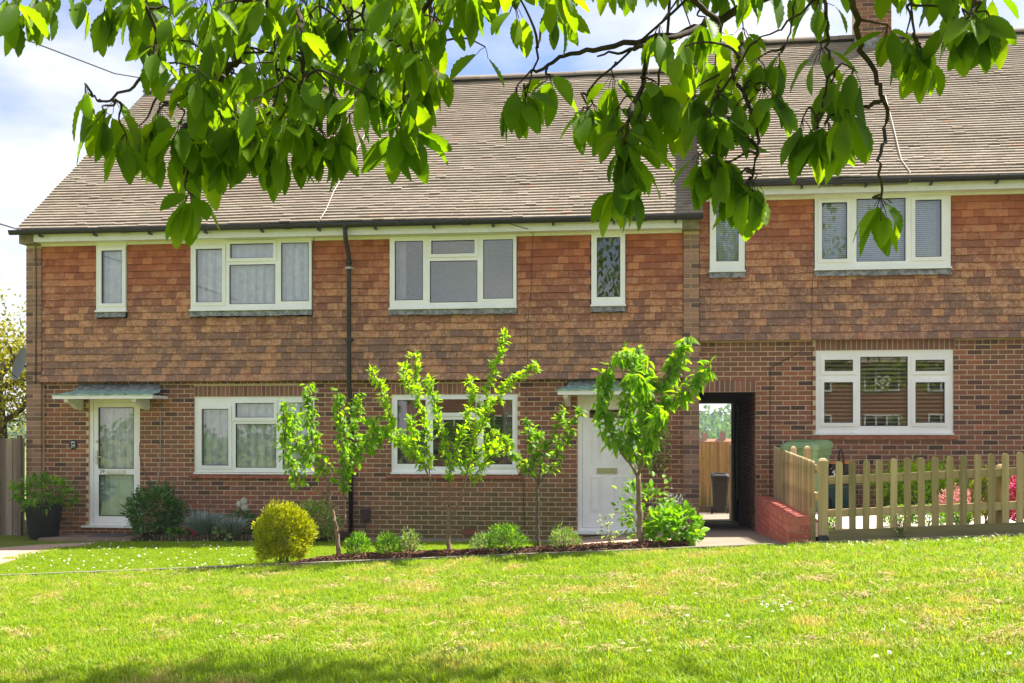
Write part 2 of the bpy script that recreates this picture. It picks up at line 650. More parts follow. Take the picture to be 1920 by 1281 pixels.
M['petal_white'] = m_leaf('white_petal', (0.7, 0.72, 0.62), (0.8, 0.8, 0.74), (0.85, 0.85, 0.8), 0.3, 0.6, (1, 1, 1))
M['leaf_conifer'] = m_leaf('conifer_spray', (0.05, 0.09, 0.008), (0.12, 0.17, 0.01), (0.42, 0.40, 0.012), 0.25, 0.6)


def m_bark(name, a, b, sc=30):
    t = NT(name)
    n = t.noise(sc, 6, 0.7, stretch=(1, 1, 0.3))
    return t.out(t.ramp(n, [(0.3, a), (0.7, b)]), 0.9, 0.2, n, 0.6, 0.006)


M['bark'] = m_bark('young_bark', (0.13, 0.085, 0.055), (0.30, 0.21, 0.145))
M['bark_dark'] = m_bark('cherry_twig_bark', (0.03, 0.022, 0.018), (0.085, 0.062, 0.048))
M['bark_grey'] = m_bark('grey_bark', (0.07, 0.06, 0.045), (0.17, 0.145, 0.11))
M['stem'] = m_bark('green_stem', (0.10, 0.10, 0.04), (0.2, 0.18, 0.08))


def m_wood(name, stops, sc=9, grain=(1, 1, 0.05), algae=None):
    t = NT(name)
    r = t.rnd()
    v = t.pos()
    off = t.n('VectorMath', _operation='ADD')
    cb = t.n('CombineXYZ')
    t.l(t.math('MULTIPLY', r, 37.0), cb.inputs[0])
    t.l(v, off.inputs[0])
    t.l(cb.outputs[0], off.inputs[1])
    g = t.noise(sc, 5, 0.65, off.outputs[0], grain)
    f = t.math('ADD', t.math('MULTIPLY', g, 0.65), t.math('MULTIPLY', r, 0.35))
    c = t.ramp(f, stops)
    kn = t.n('TexVoronoi', Scale=4.0)
    mpn = t.n('Mapping')
    mpn.inputs['Scale'].default_value = (1, 1, 0.55)
    t.l(off.outputs[0], mpn.inputs['Vector'])
    t.l(mpn.outputs[0], kn.inputs['Vector'])
    c = t.mix(t.maprange(kn.outputs['Distance'], 0.10, 0.05, 0, 0.7), c, (0.10, 0.06, 0.03))
    if algae:
        zz = t.z()
        f2 = t.maprange(t.math('ADD', zz, t.math('MULTIPLY', t.noise(5, 4), 0.5)), algae[0], algae[1], 0, 0.75)
        c = t.mix(f2, c, (0.10, 0.115, 0.025))
    return t.out(c, 0.85, 0.2, g, 0.4, 0.003)


M['picket'] = m_wood('tanalised_picket', [(0.22, (0.17, 0.13, 0.062)), (0.36, (0.29, 0.225, 0.115)), (0.52, (0.41, 0.30, 0.155)), (0.72, (0.58, 0.43, 0.25))], 22)
M['picket_rail'] = m_wood('tanalised_rail', [(0.25, (0.30, 0.225, 0.12)), (0.5, (0.44, 0.33, 0.185)), (0.75, (0.56, 0.43, 0.26))], 22, (0.05, 1, 1))
M['board_green'] = m_wood('mossy_board', [(0.25, (0.17, 0.145, 0.075)), (0.5, (0.27, 0.225, 0.12)), (0.75, (0.38, 0.30, 0.17))], 22, (0.05, 1, 1))
M['fence_grey'] = m_wood('weathered_grey_board', [(0.25, (0.11, 0.082, 0.062)), (0.5, (0.22, 0.17, 0.13)), (0.8, (0.36, 0.285, 0.225))], 22)
M['fence_orange'] = m_wood('featheredge_board', [(0.25, (0.30, 0.17, 0.075)), (0.5, (0.42, 0.25, 0.11)), (0.8, (0.52, 0.33, 0.17))], 14, (1, 1, 0.05), (0.35, -0.25))
M['log_edge'] = m_wood('log_roll', [(0.25, (0.04, 0.028, 0.018)), (0.5, (0.085, 0.06, 0.036)), (0.8, (0.14, 0.10, 0.06))], 20)


def m_concrete(name, a, b, sc=3.0, stain=(0.2, 0.16, 0.11)):
    t = NT(name)
    n = t.noise(sc, 6, 0.6)
    f = t.noise(120, 3)
    c = t.ramp(n, [(0.3, a), (0.7, b)])
    c = t.mix(t.maprange(f, 0.35, 0.7, 0, 0.4), c, stain)
    return t.out(c, 0.95, 0.15, f, 0.4, 0.004)


M['concrete'] = m_concrete('grey_concrete', (0.21, 0.165, 0.125), (0.33, 0.265, 0.2), 3.0, (0.14, 0.11, 0.08))
M['pink_paving'] = m_concrete('pink_paving', (0.40, 0.26, 0.19), (0.52, 0.36, 0.27))
M['cream_paving'] = m_concrete('cream_paving', (0.58, 0.49, 0.42), (0.7, 0.6, 0.52), 3, (0.45, 0.36, 0.3))
M['stone_slab'] = m_concrete('brown_slab', (0.20, 0.14, 0.105), (0.33, 0.23, 0.17))
M['kerb'] = m_concrete('kerb_concrete', (0.16, 0.14, 0.11), (0.26, 0.23, 0.18), 3.0, (0.1, 0.09, 0.05))
M['soil'] = m_concrete('dark_soil', (0.045, 0.03, 0.02), (0.10, 0.07, 0.045), 9, (0.03, 0.02, 0.015))
M['bark_chip'] = plain('bark_chip', (0.125, 0.06, 0.038), 0.9, 0.15, 0.5, 25)
M['mat'] = plain('door_mat', (0.12, 0.105, 0.105), 0.95, 0.1, 0.3, 60)
M['bin_black'] = plain('black_bin_plastic', (0.014, 0.013, 0.014), 0.45, 0.4, 0.25, 8)
M['bin_green'] = plain('green_bin_plastic', (0.20, 0.32, 0.14), 0.45, 0.45, 0.1, 5)
M['teal'] = plain('teal_box_plastic', (0.02, 0.085, 0.075), 0.45, 0.4)
M['orange'] = plain('orange_lid_plastic', (0.52, 0.19, 0.055), 0.45, 0.4)
M['brown_plastic'] = plain('brown_box_plastic', (0.07, 0.04, 0.036), 0.4, 0.45)
M['blue_sticker'] = NT('blue_sticker')
_t = M['blue_sticker']
M['blue_sticker'] = _t.out(_t.ramp(_t.noise(38, 3), [(0.42, (0.12, 0.36, 0.46)), (0.56, (0.55, 0.72, 0.74))]), 0.4, 0.4)
M['grey_pot'] = plain('slate_grey_pot', (0.045, 0.05, 0.058), 0.5, 0.4, 0.15, 6)
M['dish'] = plain('grey_dish', (0.15, 0.15, 0.14), 0.6, 0.3)
M['cable_white'] = plain('cable_white', (0.42, 0.36, 0.3), 0.6, 0.3)
M['cable_dark'] = plain('cable_dark', (0.05, 0.04, 0.04), 0.6, 0.3)
M['air_brick'] = plain('air_brick', (0.36, 0.14, 0.09), 0.9, 0.1)
M['red_roof'] = plain('far_red_roof', (0.34, 0.15, 0.10), 0.9, 0.1, 0.2, 2)
M['far_wall'] = plain('far_render', (0.6, 0.56, 0.5), 0.9, 0.1)


def m_grass(name, dry):
    t = NT(name)
    r = t.rnd()
    c = t.ramp(r, [(0, (0.10, 0.19, 0.005)), (0.4, (0.165, 0.295, 0.006)), (0.8, (0.255, 0.385, 0.009)), (1, (0.42, 0.45, 0.06))])
    big = t.noise(2.2, 4)
    c = t.mix(t.maprange(big, 0.35, 0.65, 0, 0.6), c, (0.27, 0.36, 0.012))
    if dry:
        d = t.noise(2.3, 6, 0.7)
        c = t.mix(t.maprange(d, 0.53, 0.64, 0, 0.85), c, t.ramp(r, [(0, (0.34, 0.27, 0.09)), (1, (0.60, 0.47, 0.21))]))
    t.b.inputs['Roughness'].default_value = 0.5
    t.b.inputs['Specular IOR Level'].default_value = 0.25
    t.l(c, t.b.inputs['Base Color'])
    tr = t.n('BsdfTranslucent')
    t.l(t.mix(1.0, c, (1.8, 1.7, 0.7), 'MULTIPLY'), tr.inputs[0])
    mxs = t.n('MixShader')
    mxs.inputs[0].default_value = 0.4
    t.l(t.b.outputs[0], mxs.inputs[1])
    t.l(tr.outputs[0], mxs.inputs[2])
    t.l(mxs.outputs[0], t.o.inputs[0])
    return t.m


M['grass'] = m_grass('lawn_grass', True)
M['grass_fresh'] = m_grass('garden_grass', False)
M['thatch'] = plain('dry_thatch', (0.50, 0.36, 0.19), 0.9, 0.1, 0.3, 20)


def m_ground():
    t = NT('turf_ground')
    n = t.noise(6, 5)
    c = t.ramp(n, [(0.3, (0.09, 0.13, 0.015)), (0.7, (0.16, 0.20, 0.025))])
    return t.out(c, 0.95, 0.1, n, 0.4, 0.02)


M['ground'] = m_ground()


# ------------------------------------------------------------------ ground
def grid_sheet(name, xs, ys, zf, mat, **kw):
    vs = [(x, y, zf(x, y)) for y in ys for x in xs]
    nx = len(xs)
    fs = [(j * nx + i, j * nx + i + 1, (j + 1) * nx + i + 1, (j + 1) * nx + i) for j in range(len(ys) - 1) for i in range(nx - 1)]
    b = MB()
    i0 = len(b.v)
    b.v += vs
    for f in fs:
        b.f.append(f)
        b.r.append(0.5)
    return b.build(name, mat, None, True, **kw)


def lin(a, b, n):
    return [a + (b - a) * i / (n - 1) for i in range(n)]


xs = [-900, -500, -250, -120, -60, -30, -20] + lin(-14, 10, 97) + [14, 20, 30, 60, 120, 250, 500, 900]
ys = [-600, -200, -80, -45, -30, -25] + lin(-22, 0, 89) + [0.5, 2, 4, 6, 8, 10, 12, 15, 20, 28, 38, 50, 60, 80, 100, 130, 160, 190, 220, 250, 290, 330, 370, 410, 450, 480, 600, 900]
grid_sheet('ground', xs, ys, ground_z, M['ground'], kind='structure')


def poly_sheet(name, pts, lift, mat, cell=0.3, **kw):
    """thin slab that follows the ground inside a convex polygon (x, y)"""
    b = MB()
    x0, x1 = min(p[0] for p in pts), max(p[0] for p in pts)
    y0, y1 = min(p[1] for p in pts), max(p[1] for p in pts)

    def clip(poly, a, bb, c):
        out = []
        for i in range(len(poly)):
            p, q = poly[i], poly[(i + 1) % len(poly)]
            dp, dq = a * p[0] + bb * p[1] - c, a * q[0] + bb * q[1] - c
            if dp <= 0:
                out.append(p)
            if (dp < 0 < dq) or (dq < 0 < dp):
                t = dp / (dp - dq)
                out.append((p[0] + (q[0] - p[0]) * t, p[1] + (q[1] - p[1]) * t))
        return out
    nx, ny = max(1, int((x1 - x0) / cell)), max(1, int((y1 - y0) / cell))
    for i in range(nx):
        for j in range(ny):
            ca, cb = x0 + (x1 - x0) * i / nx, x0 + (x1 - x0) * (i + 1) / nx
            da, db = y0 + (y1 - y0) * j / ny, y0 + (y1 - y0) * (j + 1) / ny
            p = clip(clip(clip(clip(list(pts), -1, 0, -ca), 1, 0, cb), 0, -1, -da), 0, 1, db)
            if len(p) >= 3:
                b.poly([(x, y, ground_z(x, y) + lift) for x, y in p], 0.5)
    for i in range(len(pts)):
        (xa, ya), (xb, yb) = pts[i], pts[(i + 1) % len(pts)]
        n = max(1, int(math.hypot(xb - xa, yb - ya) / cell))
        for k in range(n):
            xc, yc = xa + (xb - xa) * k / n, ya + (yb - ya) * k / n
            xd, yd = xa + (xb - xa) * (k + 1) / n, ya + (yb - ya) * (k + 1) / n
            b.poly([(xc, yc, ground_z(xc, yc) - 0.03), (xd, yd, ground_z(xd, yd) - 0.03), (xd, yd, ground_z(xd, yd) + lift), (xc, yc, ground_z(xc, yc) + lift)], 0.5)
    return b.build(name, mat, None, False, **kw)


XW = 1.189           # right cheek of the passage
XP = 0.334           # party line between the two blocks
poly_sheet('path', [(-0.05, -5.66), (XW, -5.66), (XW, 7.4), (-0.05 + 0.384, 7.4), (XP, 0), (-0.05, -0.12)], 0.012, M['concrete'], kind='structure')
poly_sheet('pavement', [(-1.2, 8.7), (XW + 1.5, 8.7), (XW + 1.5, 15.1), (-1.2, 15.1)], 0.012, M['concrete'], kind='structure')
poly_sheet('pavement', [(-5.0, -1.15), (-0.06, -1.15), (-0.06, -0.12), (-5.0, -0.12)], 0.018, M['concrete'], kind='structure')
poly_sheet('pavement', [(-1.75, -4.2), (-0.06, -4.2), (-0.06, -1.16), (-1.75, -1.16)], 0.012, M['pink_paving'], kind='structure')
pp = [on_ground(*p) for p in ((-330, 1058), (75, 1023), (188, 1018), (130, 1027), (60, 1041), (0, 1058), (-330, 1120))]
ps = poly_sheet('path', [pp[0], pp[6], pp[5], pp[4], pp[3], pp[2], pp[1]], 0.014, M['pink_paving'], kind='structure')
# ------------------------------------------------------------------ laying of bricks and tiles
def quads_template(b):
    return np.array(b.v, dtype=float), np.array(b.f)


def brick_template(cx=0.018, cz=0.055):
    b = MB()
    vs = [(-.5, 1, -.5), (.5, 1, -.5), (.5, 1, .5), (-.5, 1, .5),
          (-.5, .12, -.5), (.5, .12, -.5), (.5, .12, .5), (-.5, .12, .5),
          (-.5 + cx, 0, -.5 + cz), (.5 - cx, 0, -.5 + cz), (.5 - cx, 0, .5 - cz), (-.5 + cx, 0, .5 - cz)]
    fs = [(8, 9, 10, 11), (4, 5, 9, 8), (5, 6, 10, 9), (6, 7, 11, 10), (7, 4, 8, 11),
          (0, 1, 5, 4), (1, 2, 6, 5), (2, 3, 7, 6), (3, 0, 4, 7)]
    b.mesh(vs, fs, 0)
    return b


def tile_template():
    """plain tile: x -.5...5, lower edge at z 0, upper at z 1, front face cambered, y 0 = front"""
    b = MB()
    rows = [(0.0, 0.10), (0.35, 0.0), (0.7, 0.06), (1.0, 0.25)]
    vs = []
    for zz, yy in rows:
        vs += [(-.5, yy, zz), (.5, yy, zz), (-.5, yy + 1, zz), (.5, yy + 1, zz)]
    fs = []
    for i in range(3):
        a, c = i * 4, i * 4 + 4
        fs += [(a, a + 1, c + 1, c), (a + 3, a + 2, c + 2, c + 3), (a + 2, a, c, c + 2), (a + 1, a + 3, c + 3, c + 1)]
    fs += [(2, 3, 1, 0)]
    b.mesh(vs, fs, 0)
    return b


T_BRICK, T_SOLD, T_TILE = brick_template(), brick_template(0.055, 0.018), tile_template()


def mat34(loc, sx, sy, sz, rot=None):
    m = Matrix.Diagonal((sx, sy, sz, 1))
    if rot is not None:
        m = rot.to_4x4() @ m
    m.translation = loc
    return m


def lay(parent, name, loose, tmpl, specs, mat, limit=300, score=None):
    """the pieces that show largest become objects that share one mesh, the rest one joined part"""
    sc = []
    for k, m in enumerate(specs):
        p = m.translation
        px, py, d = proj(*p)
        inside = 4 < px < 1916 and 4 < py < 1277
        ax = m.to_3x3() @ Vector((1, 0, 0))
        az = m.to_3x3() @ Vector((0, 0, 1))
        s = ax.length * az.length / (d * d)
        if score:
            s *= score(px, py)
        sc.append((-s if inside else 1, k))
    sc.sort()
    pick = [k for s, k in sc[:limit] if s < 0]
    rest = set(range(len(specs))) - set(pick)
    me = tmpl.data(name, mat)
    me.attributes['rnd'].data.foreach_set('value', np.zeros(len(me.polygons), dtype=np.float32))
    for k in pick:
        o = put(name, me, parent)
        o.matrix_local = specs[k]
    if rest:
        bv, bf = quads_template(tmpl)
        mats = np.array([[list(r) for r in specs[k]][:3] for k in sorted(rest)])
        put(loose, scatter_mesh(loose, bv, bf, mats, mat), parent, kind='stuff')


def intervals(x0, x1, z0, z1, holes):
    """free stretches of a course between the openings"""
    zm = (z0 + z1) / 2
    cut = sorted((h[0], h[1]) for h in holes if h[2] < zm < h[3])
    out, x = [], x0
    for a, b in cut:
        if b <= x or a >= x1:
            continue
        if a > x:
            out.append((x, a))
        x = max(x, b)
    if x < x1:
        out.append((x, x1))
    return out


def party(a, b, xa, xb, open_l, open_r):
    """clip a piece to its stretch; at a party line whole pieces interlock instead of being cut"""
    if open_l and xa < a:
        return (xa, xb) if (xa + xb) / 2 >= a else (0, 0)
    if open_r and xb > b:
        return (xa, xb) if (xa + xb) / 2 < b else (0, 0)
    return max(a, xa), min(b, xb)


def brick_specs(x0, x1, z0, z1, holes, y=0.0, origin=0.0, top_headers=False, opens=(False, False)):
    """stretcher bond on a 225 x 75 mm module"""
    out = []
    j0 = math.ceil((z0 - 0.0) / 0.075 - 1e-6)
    for j in range(j0, 400):
        za = j * 0.075
        zb = za + 0.0635
        if zb > z1 + 1e-6:
            break
        pitch = 0.225
        head = top_headers and zb + 0.075 > z1
        if head:
            pitch = 0.1125
        off = origin + (pitch / 2 if j % 2 else 0)
        for a, b in intervals(x0, x1, za, zb, holes):
            k = math.floor((a - off) / pitch)
            while off + k * pitch < b:
                xa, xb = party(a + 0.003, b - 0.003, off + k * pitch, off + (k + 1) * pitch - 0.0125, a == x0 and opens[0], b == x1 and opens[1])
                k += 1
                if xb - xa < 0.035:
                    continue
                out.append(mat34(((xa + xb) / 2 + R.uniform(-.0015, .0015), y + R.uniform(-.0025, .0015), (za + zb) / 2 + R.uniform(-.0015, .0015)), xb - xa, 0.045, 0.0635 + R.uniform(-.002, .002)))
    return out


def soldier_specs(x0, x1, z0, z1, y=0.0):
    n = max(1, round((x1 - x0) / 0.075))
    p = (x1 - x0) / n
    return [mat34((x0 + p * (i + .5), y + R.uniform(-.002, .002), (z0 + z1) / 2), p - 0.010, 0.045, z1 - z0, None) for i in range(n)]


def pier_specs(x0, x1, z0, z1, y):
    out = []
    j = math.ceil(z0 / 0.075)
    while j * 0.075 + 0.065 < z1:
        za = j * 0.075
        cuts = [(x0, x1)] if j % 2 else [(x0, x0 + 0.45 * (x1 - x0)), (x0 + 0.45 * (x1 - x0) + 0.01, x1)]
        for a, b in cuts:
            out.append(mat34(((a + b) / 2, y + R.uniform(-.002, .002), za + 0.0325), b - a - 0.004, 0.06, 0.065))
        j += 1
    return out


def plate(b, x0, x1, z0, z1, holes, y0, y1, rnd=0.5):
    """flat plate with rectangular openings, no coincident faces"""
    zc = sorted({z0, z1} | {min(max(h[2], z0), z1) for h in holes} | {min(max(h[3], z0), z1) for h in holes})
    xc = sorted({x0, x1} | {min(max(h[0], x0), x1) for h in holes} | {min(max(h[1], x0), x1) for h in holes})
    nx, nz = len(xc) - 1, len(zc) - 1
    solid = [[not any(h[0] < (xc[i] + xc[i + 1]) / 2 < h[1] and h[2] < (zc[k] + zc[k + 1]) / 2 < h[3] for h in holes) for k in range(nz)] for i in range(nx)]

    def s(i, k):
        return 0 <= i < nx and 0 <= k < nz and solid[i][k]
    for i in range(nx):
        for k in range(nz):
            if not solid[i][k]:
                continue
            a, c, d, e = xc[i], xc[i + 1], zc[k], zc[k + 1]
            b.poly([(a, y0, d), (c, y0, d), (c, y0, e), (a, y0, e)], rnd)
            b.poly([(c, y1, d), (a, y1, d), (a, y1, e), (c, y1, e)], rnd)
            if not s(i - 1, k):
                b.poly([(a, y1, d), (a, y0, d), (a, y0, e), (a, y1, e)], rnd)
            if not s(i + 1, k):
                b.poly([(c, y0, d), (c, y1, d), (c, y1, e), (c, y0, e)], rnd)
            if not s(i, k - 1):
                b.poly([(a, y1, d), (c, y1, d), (c, y0, d), (a, y0, d)], rnd)
            if not s(i, k + 1):
                b.poly([(a, y0, e), (c, y0, e), (c, y1, e), (a, y1, e)], rnd)


def rect(px, Y):
    x0, y0, x1, y1 = px
    xm, ym = (x0 + x1) / 2, (y0 + y1) / 2
    return (at(x0, ym, Y)[0], at(x1, ym, Y)[0], at(xm, y1, Y)[1], at(xm, y0, Y)[1])


def ring(b, h, wd, y0, y1):
    plate(b, h[0] - wd, h[1] + wd, h[2] - wd, h[3] + wd, [h], y0, y1)


def room(parent, h, y0, depth, mat, name='room'):
    b = MB()
    x0, x1, z0, z1 = h[0] - .25, h[1] + .25, h[2] - .4, h[3] + .12
    y1 = y0 + depth
    b.poly([(x0, y1, z0), (x1, y1, z0), (x1, y1, z1), (x0, y1, z1)])
    b.poly([(x0, y0, z0), (x1, y0, z0), (x1, y1, z0), (x0, y1, z0)])
    b.poly([(x0, y1, z1), (x1, y1, z1), (x1, y0, z1), (x0, y0, z1)])
    b.poly([(x0, y0, z0), (x0, y1, z0), (x0, y1, z1), (x0, y0, z1)])
    b.poly([(x1, y1, z0), (x1, y0, z0), (x1, y0, z1), (x1, y1, z1)])
    return b.build(name, mat, parent)


def drape(parent, x0, x1, z0, z1, y, mat, folds=9, amp=0.03, name='curtain'):
    b = MB()
    n = int(folds * 8)
    ph = R.uniform(0, 6)
    row = []
    for i in range(n + 1):
        u = i / n
        yy = y + amp * (math.sin(u * folds * 2 * PI + ph + 1.3 * math.sin(u * 7 + ph)) + 0.4 * math.sin(u * folds * 4.3 * PI + ph))
        row.append((x0 + (x1 - x0) * u, yy))
    vs = [(x, yy, z0) for x, yy in row] + [(x + 0.004 * math.sin(i), y + (yy - y) * 0.7, z1) for i, (x, yy) in enumerate(row)]
    b.mesh(vs, [(i, i + 1, n + 2 + i, n + 1 + i) for i in range(n)])
    return b.build(name, mat, parent, True)


def slats(parent, h, y, pitch, wd, mat, tilt=0.5, name='blind'):
    b = MB()
    z = h[2] + 0.02
    while z < h[3]:
        c, s_ = math.cos(tilt) * wd / 2, math.sin(tilt) * wd / 2
        b.poly([(h[0], y - c, z - s_), (h[1], y - c, z - s_), (h[1], y + c, z + s_), (h[0], y + c, z + s_)])
        z += pitch
    return b.build(name, mat, parent, kind='stuff')


def folded(f):
    return f.__name__ in ('f', 'side_curtain', 'empty_room')


def window(house, outer, panes, Y, inside, sill=None, apron=False, roomd=2.2, room_mat='room'):
    """outer and panes are pixel boxes; panes: (box, sash?)"""
    o = rect(outer, Y)
    ps_ = [(rect(p, Y), sh) for p, sh in panes]
    b = MB()
    plate(b, o[0], o[1], o[2], o[3], [p for p, _ in ps_], Y, Y + 0.07)
    # raised outer lip
    lip = 0.022
    plate(b, o[0] - 0.002, o[1] + 0.002, o[2] - 0.002, o[3] + 0.002, [(o[0] + lip, o[1] - lip, o[2] + lip, o[3] - lip)], Y - 0.008, Y + 0.02)
    fr = b.build('window', M['white'], house)
    for p, sh in ps_:
        if sh:
            b = MB()
            ring(b, p, 0.052, Y - 0.022, Y - 0.001)
            ring(b, (p[0] - .003, p[1] + .003, p[2] - .003, p[3] + .003), 0.018, Y - 0.027, Y - 0.0225)
            b.build('sash', M['white'], fr)
        b = MB()
        g = (p[0] + .009, p[1] - .009, p[2] + .009, p[3] - .009)
        plate(b, p[0] - .001, p[1] + .001, p[2] - .001, p[3] + .001, [g], Y + 0.004, Y + 0.03)
        b.build('gasket', M['gasket'], fr)
        b = MB()
        b.poly([(p[0], Y + .02, p[2]), (p[1], Y + .02, p[2]), (p[1], Y + .02, p[3]), (p[0], Y + .02, p[3])])
        b.build('pane', M['glass'], fr)
    b = MB()
    b.box(o[0] - 0.015, o[1] + 0.015, Y - 0.045, Y + 0.03, o[2] - 0.028, o[2] - 0.003)
    b.build('sill', M['white'], fr)
    if sill == 'tile':
        b = MB()
        n = max(3, round((o[1] - o[0] + 0.16) / 0.155))
        p = (o[1] - o[0] + 0.16) / n
        for i in range(n):
            xa = o[0] - 0.08 + i * p
            z0 = o[2] - 0.032
            b.mesh([(xa, Y - 0.075, z0 - 0.062), (xa + p - .003, Y - 0.075, z0 - 0.062), (xa + p - .003, Y + 0.02, z0 - 0.032), (xa, Y + 0.02, z0 - 0.032),
                    (xa, Y - 0.075, z0 - 0.032), (xa + p - .003, Y - 0.075, z0 - 0.032), (xa + p - .003, Y + 0.02, z0), (xa, Y + 0.02, z0)],
                   [(0, 3, 2, 1), (4, 5, 6, 7), (0, 1, 5, 4), (1, 2, 6, 5), (2, 3, 7, 6), (3, 0, 4, 7)])
        b.build('sill_tile', M['tile_sill'], fr, kind='stuff')
    if apron:
        b = MB()
        n = 24
        ya = Y - 0.012
        zt, zb = o[2] - 0.03, o[2] - 0.115
        top = [(o[0] - .01 + (o[1] - o[0] + .02) * i / n, ya + R.uniform(-.004, .004), zt) for i in range(n + 1)]
        bot = [(x, ya - 0.028 + R.uniform(-.006, .006), zb + R.uniform(-.008, .006)) for x, _, _ in top]
        b.mesh(top + bot, [(n + 1 + i, n + 2 + i, i + 1, i) for i in range(n)])
        b.build('lead_apron', M['lead'], fr, True)
    inner = (o[0] + 0.03, o[1] - 0.03, o[2] + 0.02, o[3] - 0.02)
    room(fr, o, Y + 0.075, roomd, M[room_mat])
    inside(fr, inner, Y + (0.105 if folded(inside) else .08), ps_)
    return o


# ------------------------------------------------------------------ houses
X_L0, X_L1 = -10.648, -5.19
X_M1 = XP
X_R1 = 9.2
TB = 2.37            # lower edge of the hanging tiles on the lower block
DZ = 0.57            # the upper block stands this much higher
EAVE_Y, RIDGE_Y, RIDGE_Z = -0.42, 4.44, 8.36
EAVE_Z = at(660, 417, EAVE_Y)[1] + 0.0
BACK_Y = 2 * RIDGE_Y - EAVE_Y
DZR = 0.47
YT = -0.085          # face of the hanging tiles


def tile_y(z, zb):
    return YT - 0.055 * math.exp(-(z - zb) / 0.10)


def wall_tile_specs(x0, x1, zb, zt, holes, opens=(False, False)):
    out = []
    g, wd, ln = 0.1135, 0.168, 0.155
    n = round((zt - zb) / g)
    g = (zt - zb) / n
    for j in range(n):
        z = zb + j * g
        off = wd / 2 if j % 2 else 0
        for a, b in intervals(x0, x1, z + 0.01, z + g - .01, holes):
            k = math.floor((a - off) / wd)
            while off + k * wd < b:
                xa, xb = party(a, b, off + k * wd, off + (k + 1) * wd, a == x0 and opens[0], b == x1 and opens[1])
                k += 1
                if xb - xa < 0.02:
                    continue
                l = ln if j < n - 1 else g
                if j == n - 1:
                    l = g + 0.02
                y = tile_y(z, zb)
                yu = tile_y(z + l, zb) + 0.038
                tilt = math.atan2(yu - y, l)
                rot = Matrix.Rotation(-tilt, 3, 'X') @ Matrix.Rotation(R.gauss(0, 0.012), 3, 'Y')
                out.append(mat34(((xa + xb) / 2, y + R.uniform(-.003, .002), z + R.uniform(-.003, .003)), xb - xa - R.uniform(0.001, 0.004), 0.026, l, rot))
    return out


def roof_tile_specs(x0, x1, ez, rz, opens):
    out = []
    run = RIDGE_Y - EAVE_Y
    rise = rz - ez
    L = math.hypot(run, rise)
    pitch = math.atan2(rise, run)
    g, wd, ln = 0.1, 0.168, 0.15
    n = int(L / g)
    g = L / n
    u = Vector((0, math.cos(pitch), math.sin(pitch)))
    nrm = Vector((0, -math.sin(pitch), math.cos(pitch)))
    base = Vector((0, EAVE_Y, ez))
    for j in range(n):
        off = wd / 2 if j % 2 else 0
        k = math.floor((x0 - off) / wd)
        wave = 0.006 * math.sin(j * 0.5)
        while off + k * wd < x1:
            xa, xb = party(x0, x1, off + k * wd, off + (k + 1) * wd, *opens)
            k += 1
            if xb - xa < 0.03:
                continue
            slip = R.uniform(-.0025, .0025) - (R.uniform(0.01, 0.025) if R.random() < 0.02 else 0)
            lift = 0.042 + R.uniform(0, 0.0015) + (R.uniform(0.004, 0.010) if R.random() < 0.04 else 0)
            sag = 0.012 * math.sin(xa * 0.9 + j * 0.05) + wave
            # tile plane: the lower edge rides on the two courses below
            tilt = math.atan2(0.037, ln)
            p = base + u * (j * g + slip) + nrm * (lift + sag)
            p.x = (xa + xb) / 2
            ang = pitch - tilt
            # template z axis -> up the slope, template -y -> outward
            rot = Matrix.Rotation(-(PI / 2 - ang), 3, 'X') @ Matrix.Rotation(R.gauss(0, 0.012), 3, 'Y')
            out.append(mat34(p, xb - xa - R.uniform(0.0015, 0.0035), 0.027, ln + 0.02, rot))
    return out


def roof(house, x0, x1, ez, rz, verge_l, verge_r):
    run, rise = RIDGE_Y - EAVE_Y, rz - ez
    b = MB()
    t = 0.06
    b.prism([(EAVE_Y, ez), (RIDGE_Y, rz), (BACK_Y, ez), (BACK_Y, ez - t), (RIDGE_Y, rz - t - .02), (EAVE_Y, ez - t)], x0, x1, 0.5,
            Matrix(((0, 1, 0, 0), (1, 0, 0, 0), (0, 0, 1, 0), (0, 0, 0, 1))))
    rf = b.build('roof', M['felt'], house)
    lay(rf, 'roof_tile', 'roof_tiling', T_TILE, roof_tile_specs(x0, x1, ez, rz, (not verge_l, not verge_r)), M['roof_tile'], 300, lambda px, py: 1.0)
    b = MB()
    n = round((x1 - x0) / 0.45)
    # ridge tiles
    prof = [(0.13 * math.cos(a), 0.11 * math.sin(a)) for a in lin(PI * 0.98, PI * 0.02, 9)]
    for i in range(n):
        xa = x0 + (x1 - x0) * i / n
        xb = x0 + (x1 - x0) * (i + 1) / n - 0.008
        dz = R.uniform(-.006, .006)
        bb = MB()
        vs = [(xa, RIDGE_Y + c, rz + .005 + s_ + dz) for c, s_ in prof] + [(xb, RIDGE_Y + c, rz + .005 + s_ + dz) for c, s_ in prof]
        m = len(prof)
        bb.mesh(vs, [(k, k + 1, m + k + 1, m + k) for k in range(m - 1)] + [tuple(range(m)), tuple(range(2 * m - 1, m - 1, -1))])
        bb.build('ridge_tile', M['roof_tile'], rf)
    return rf


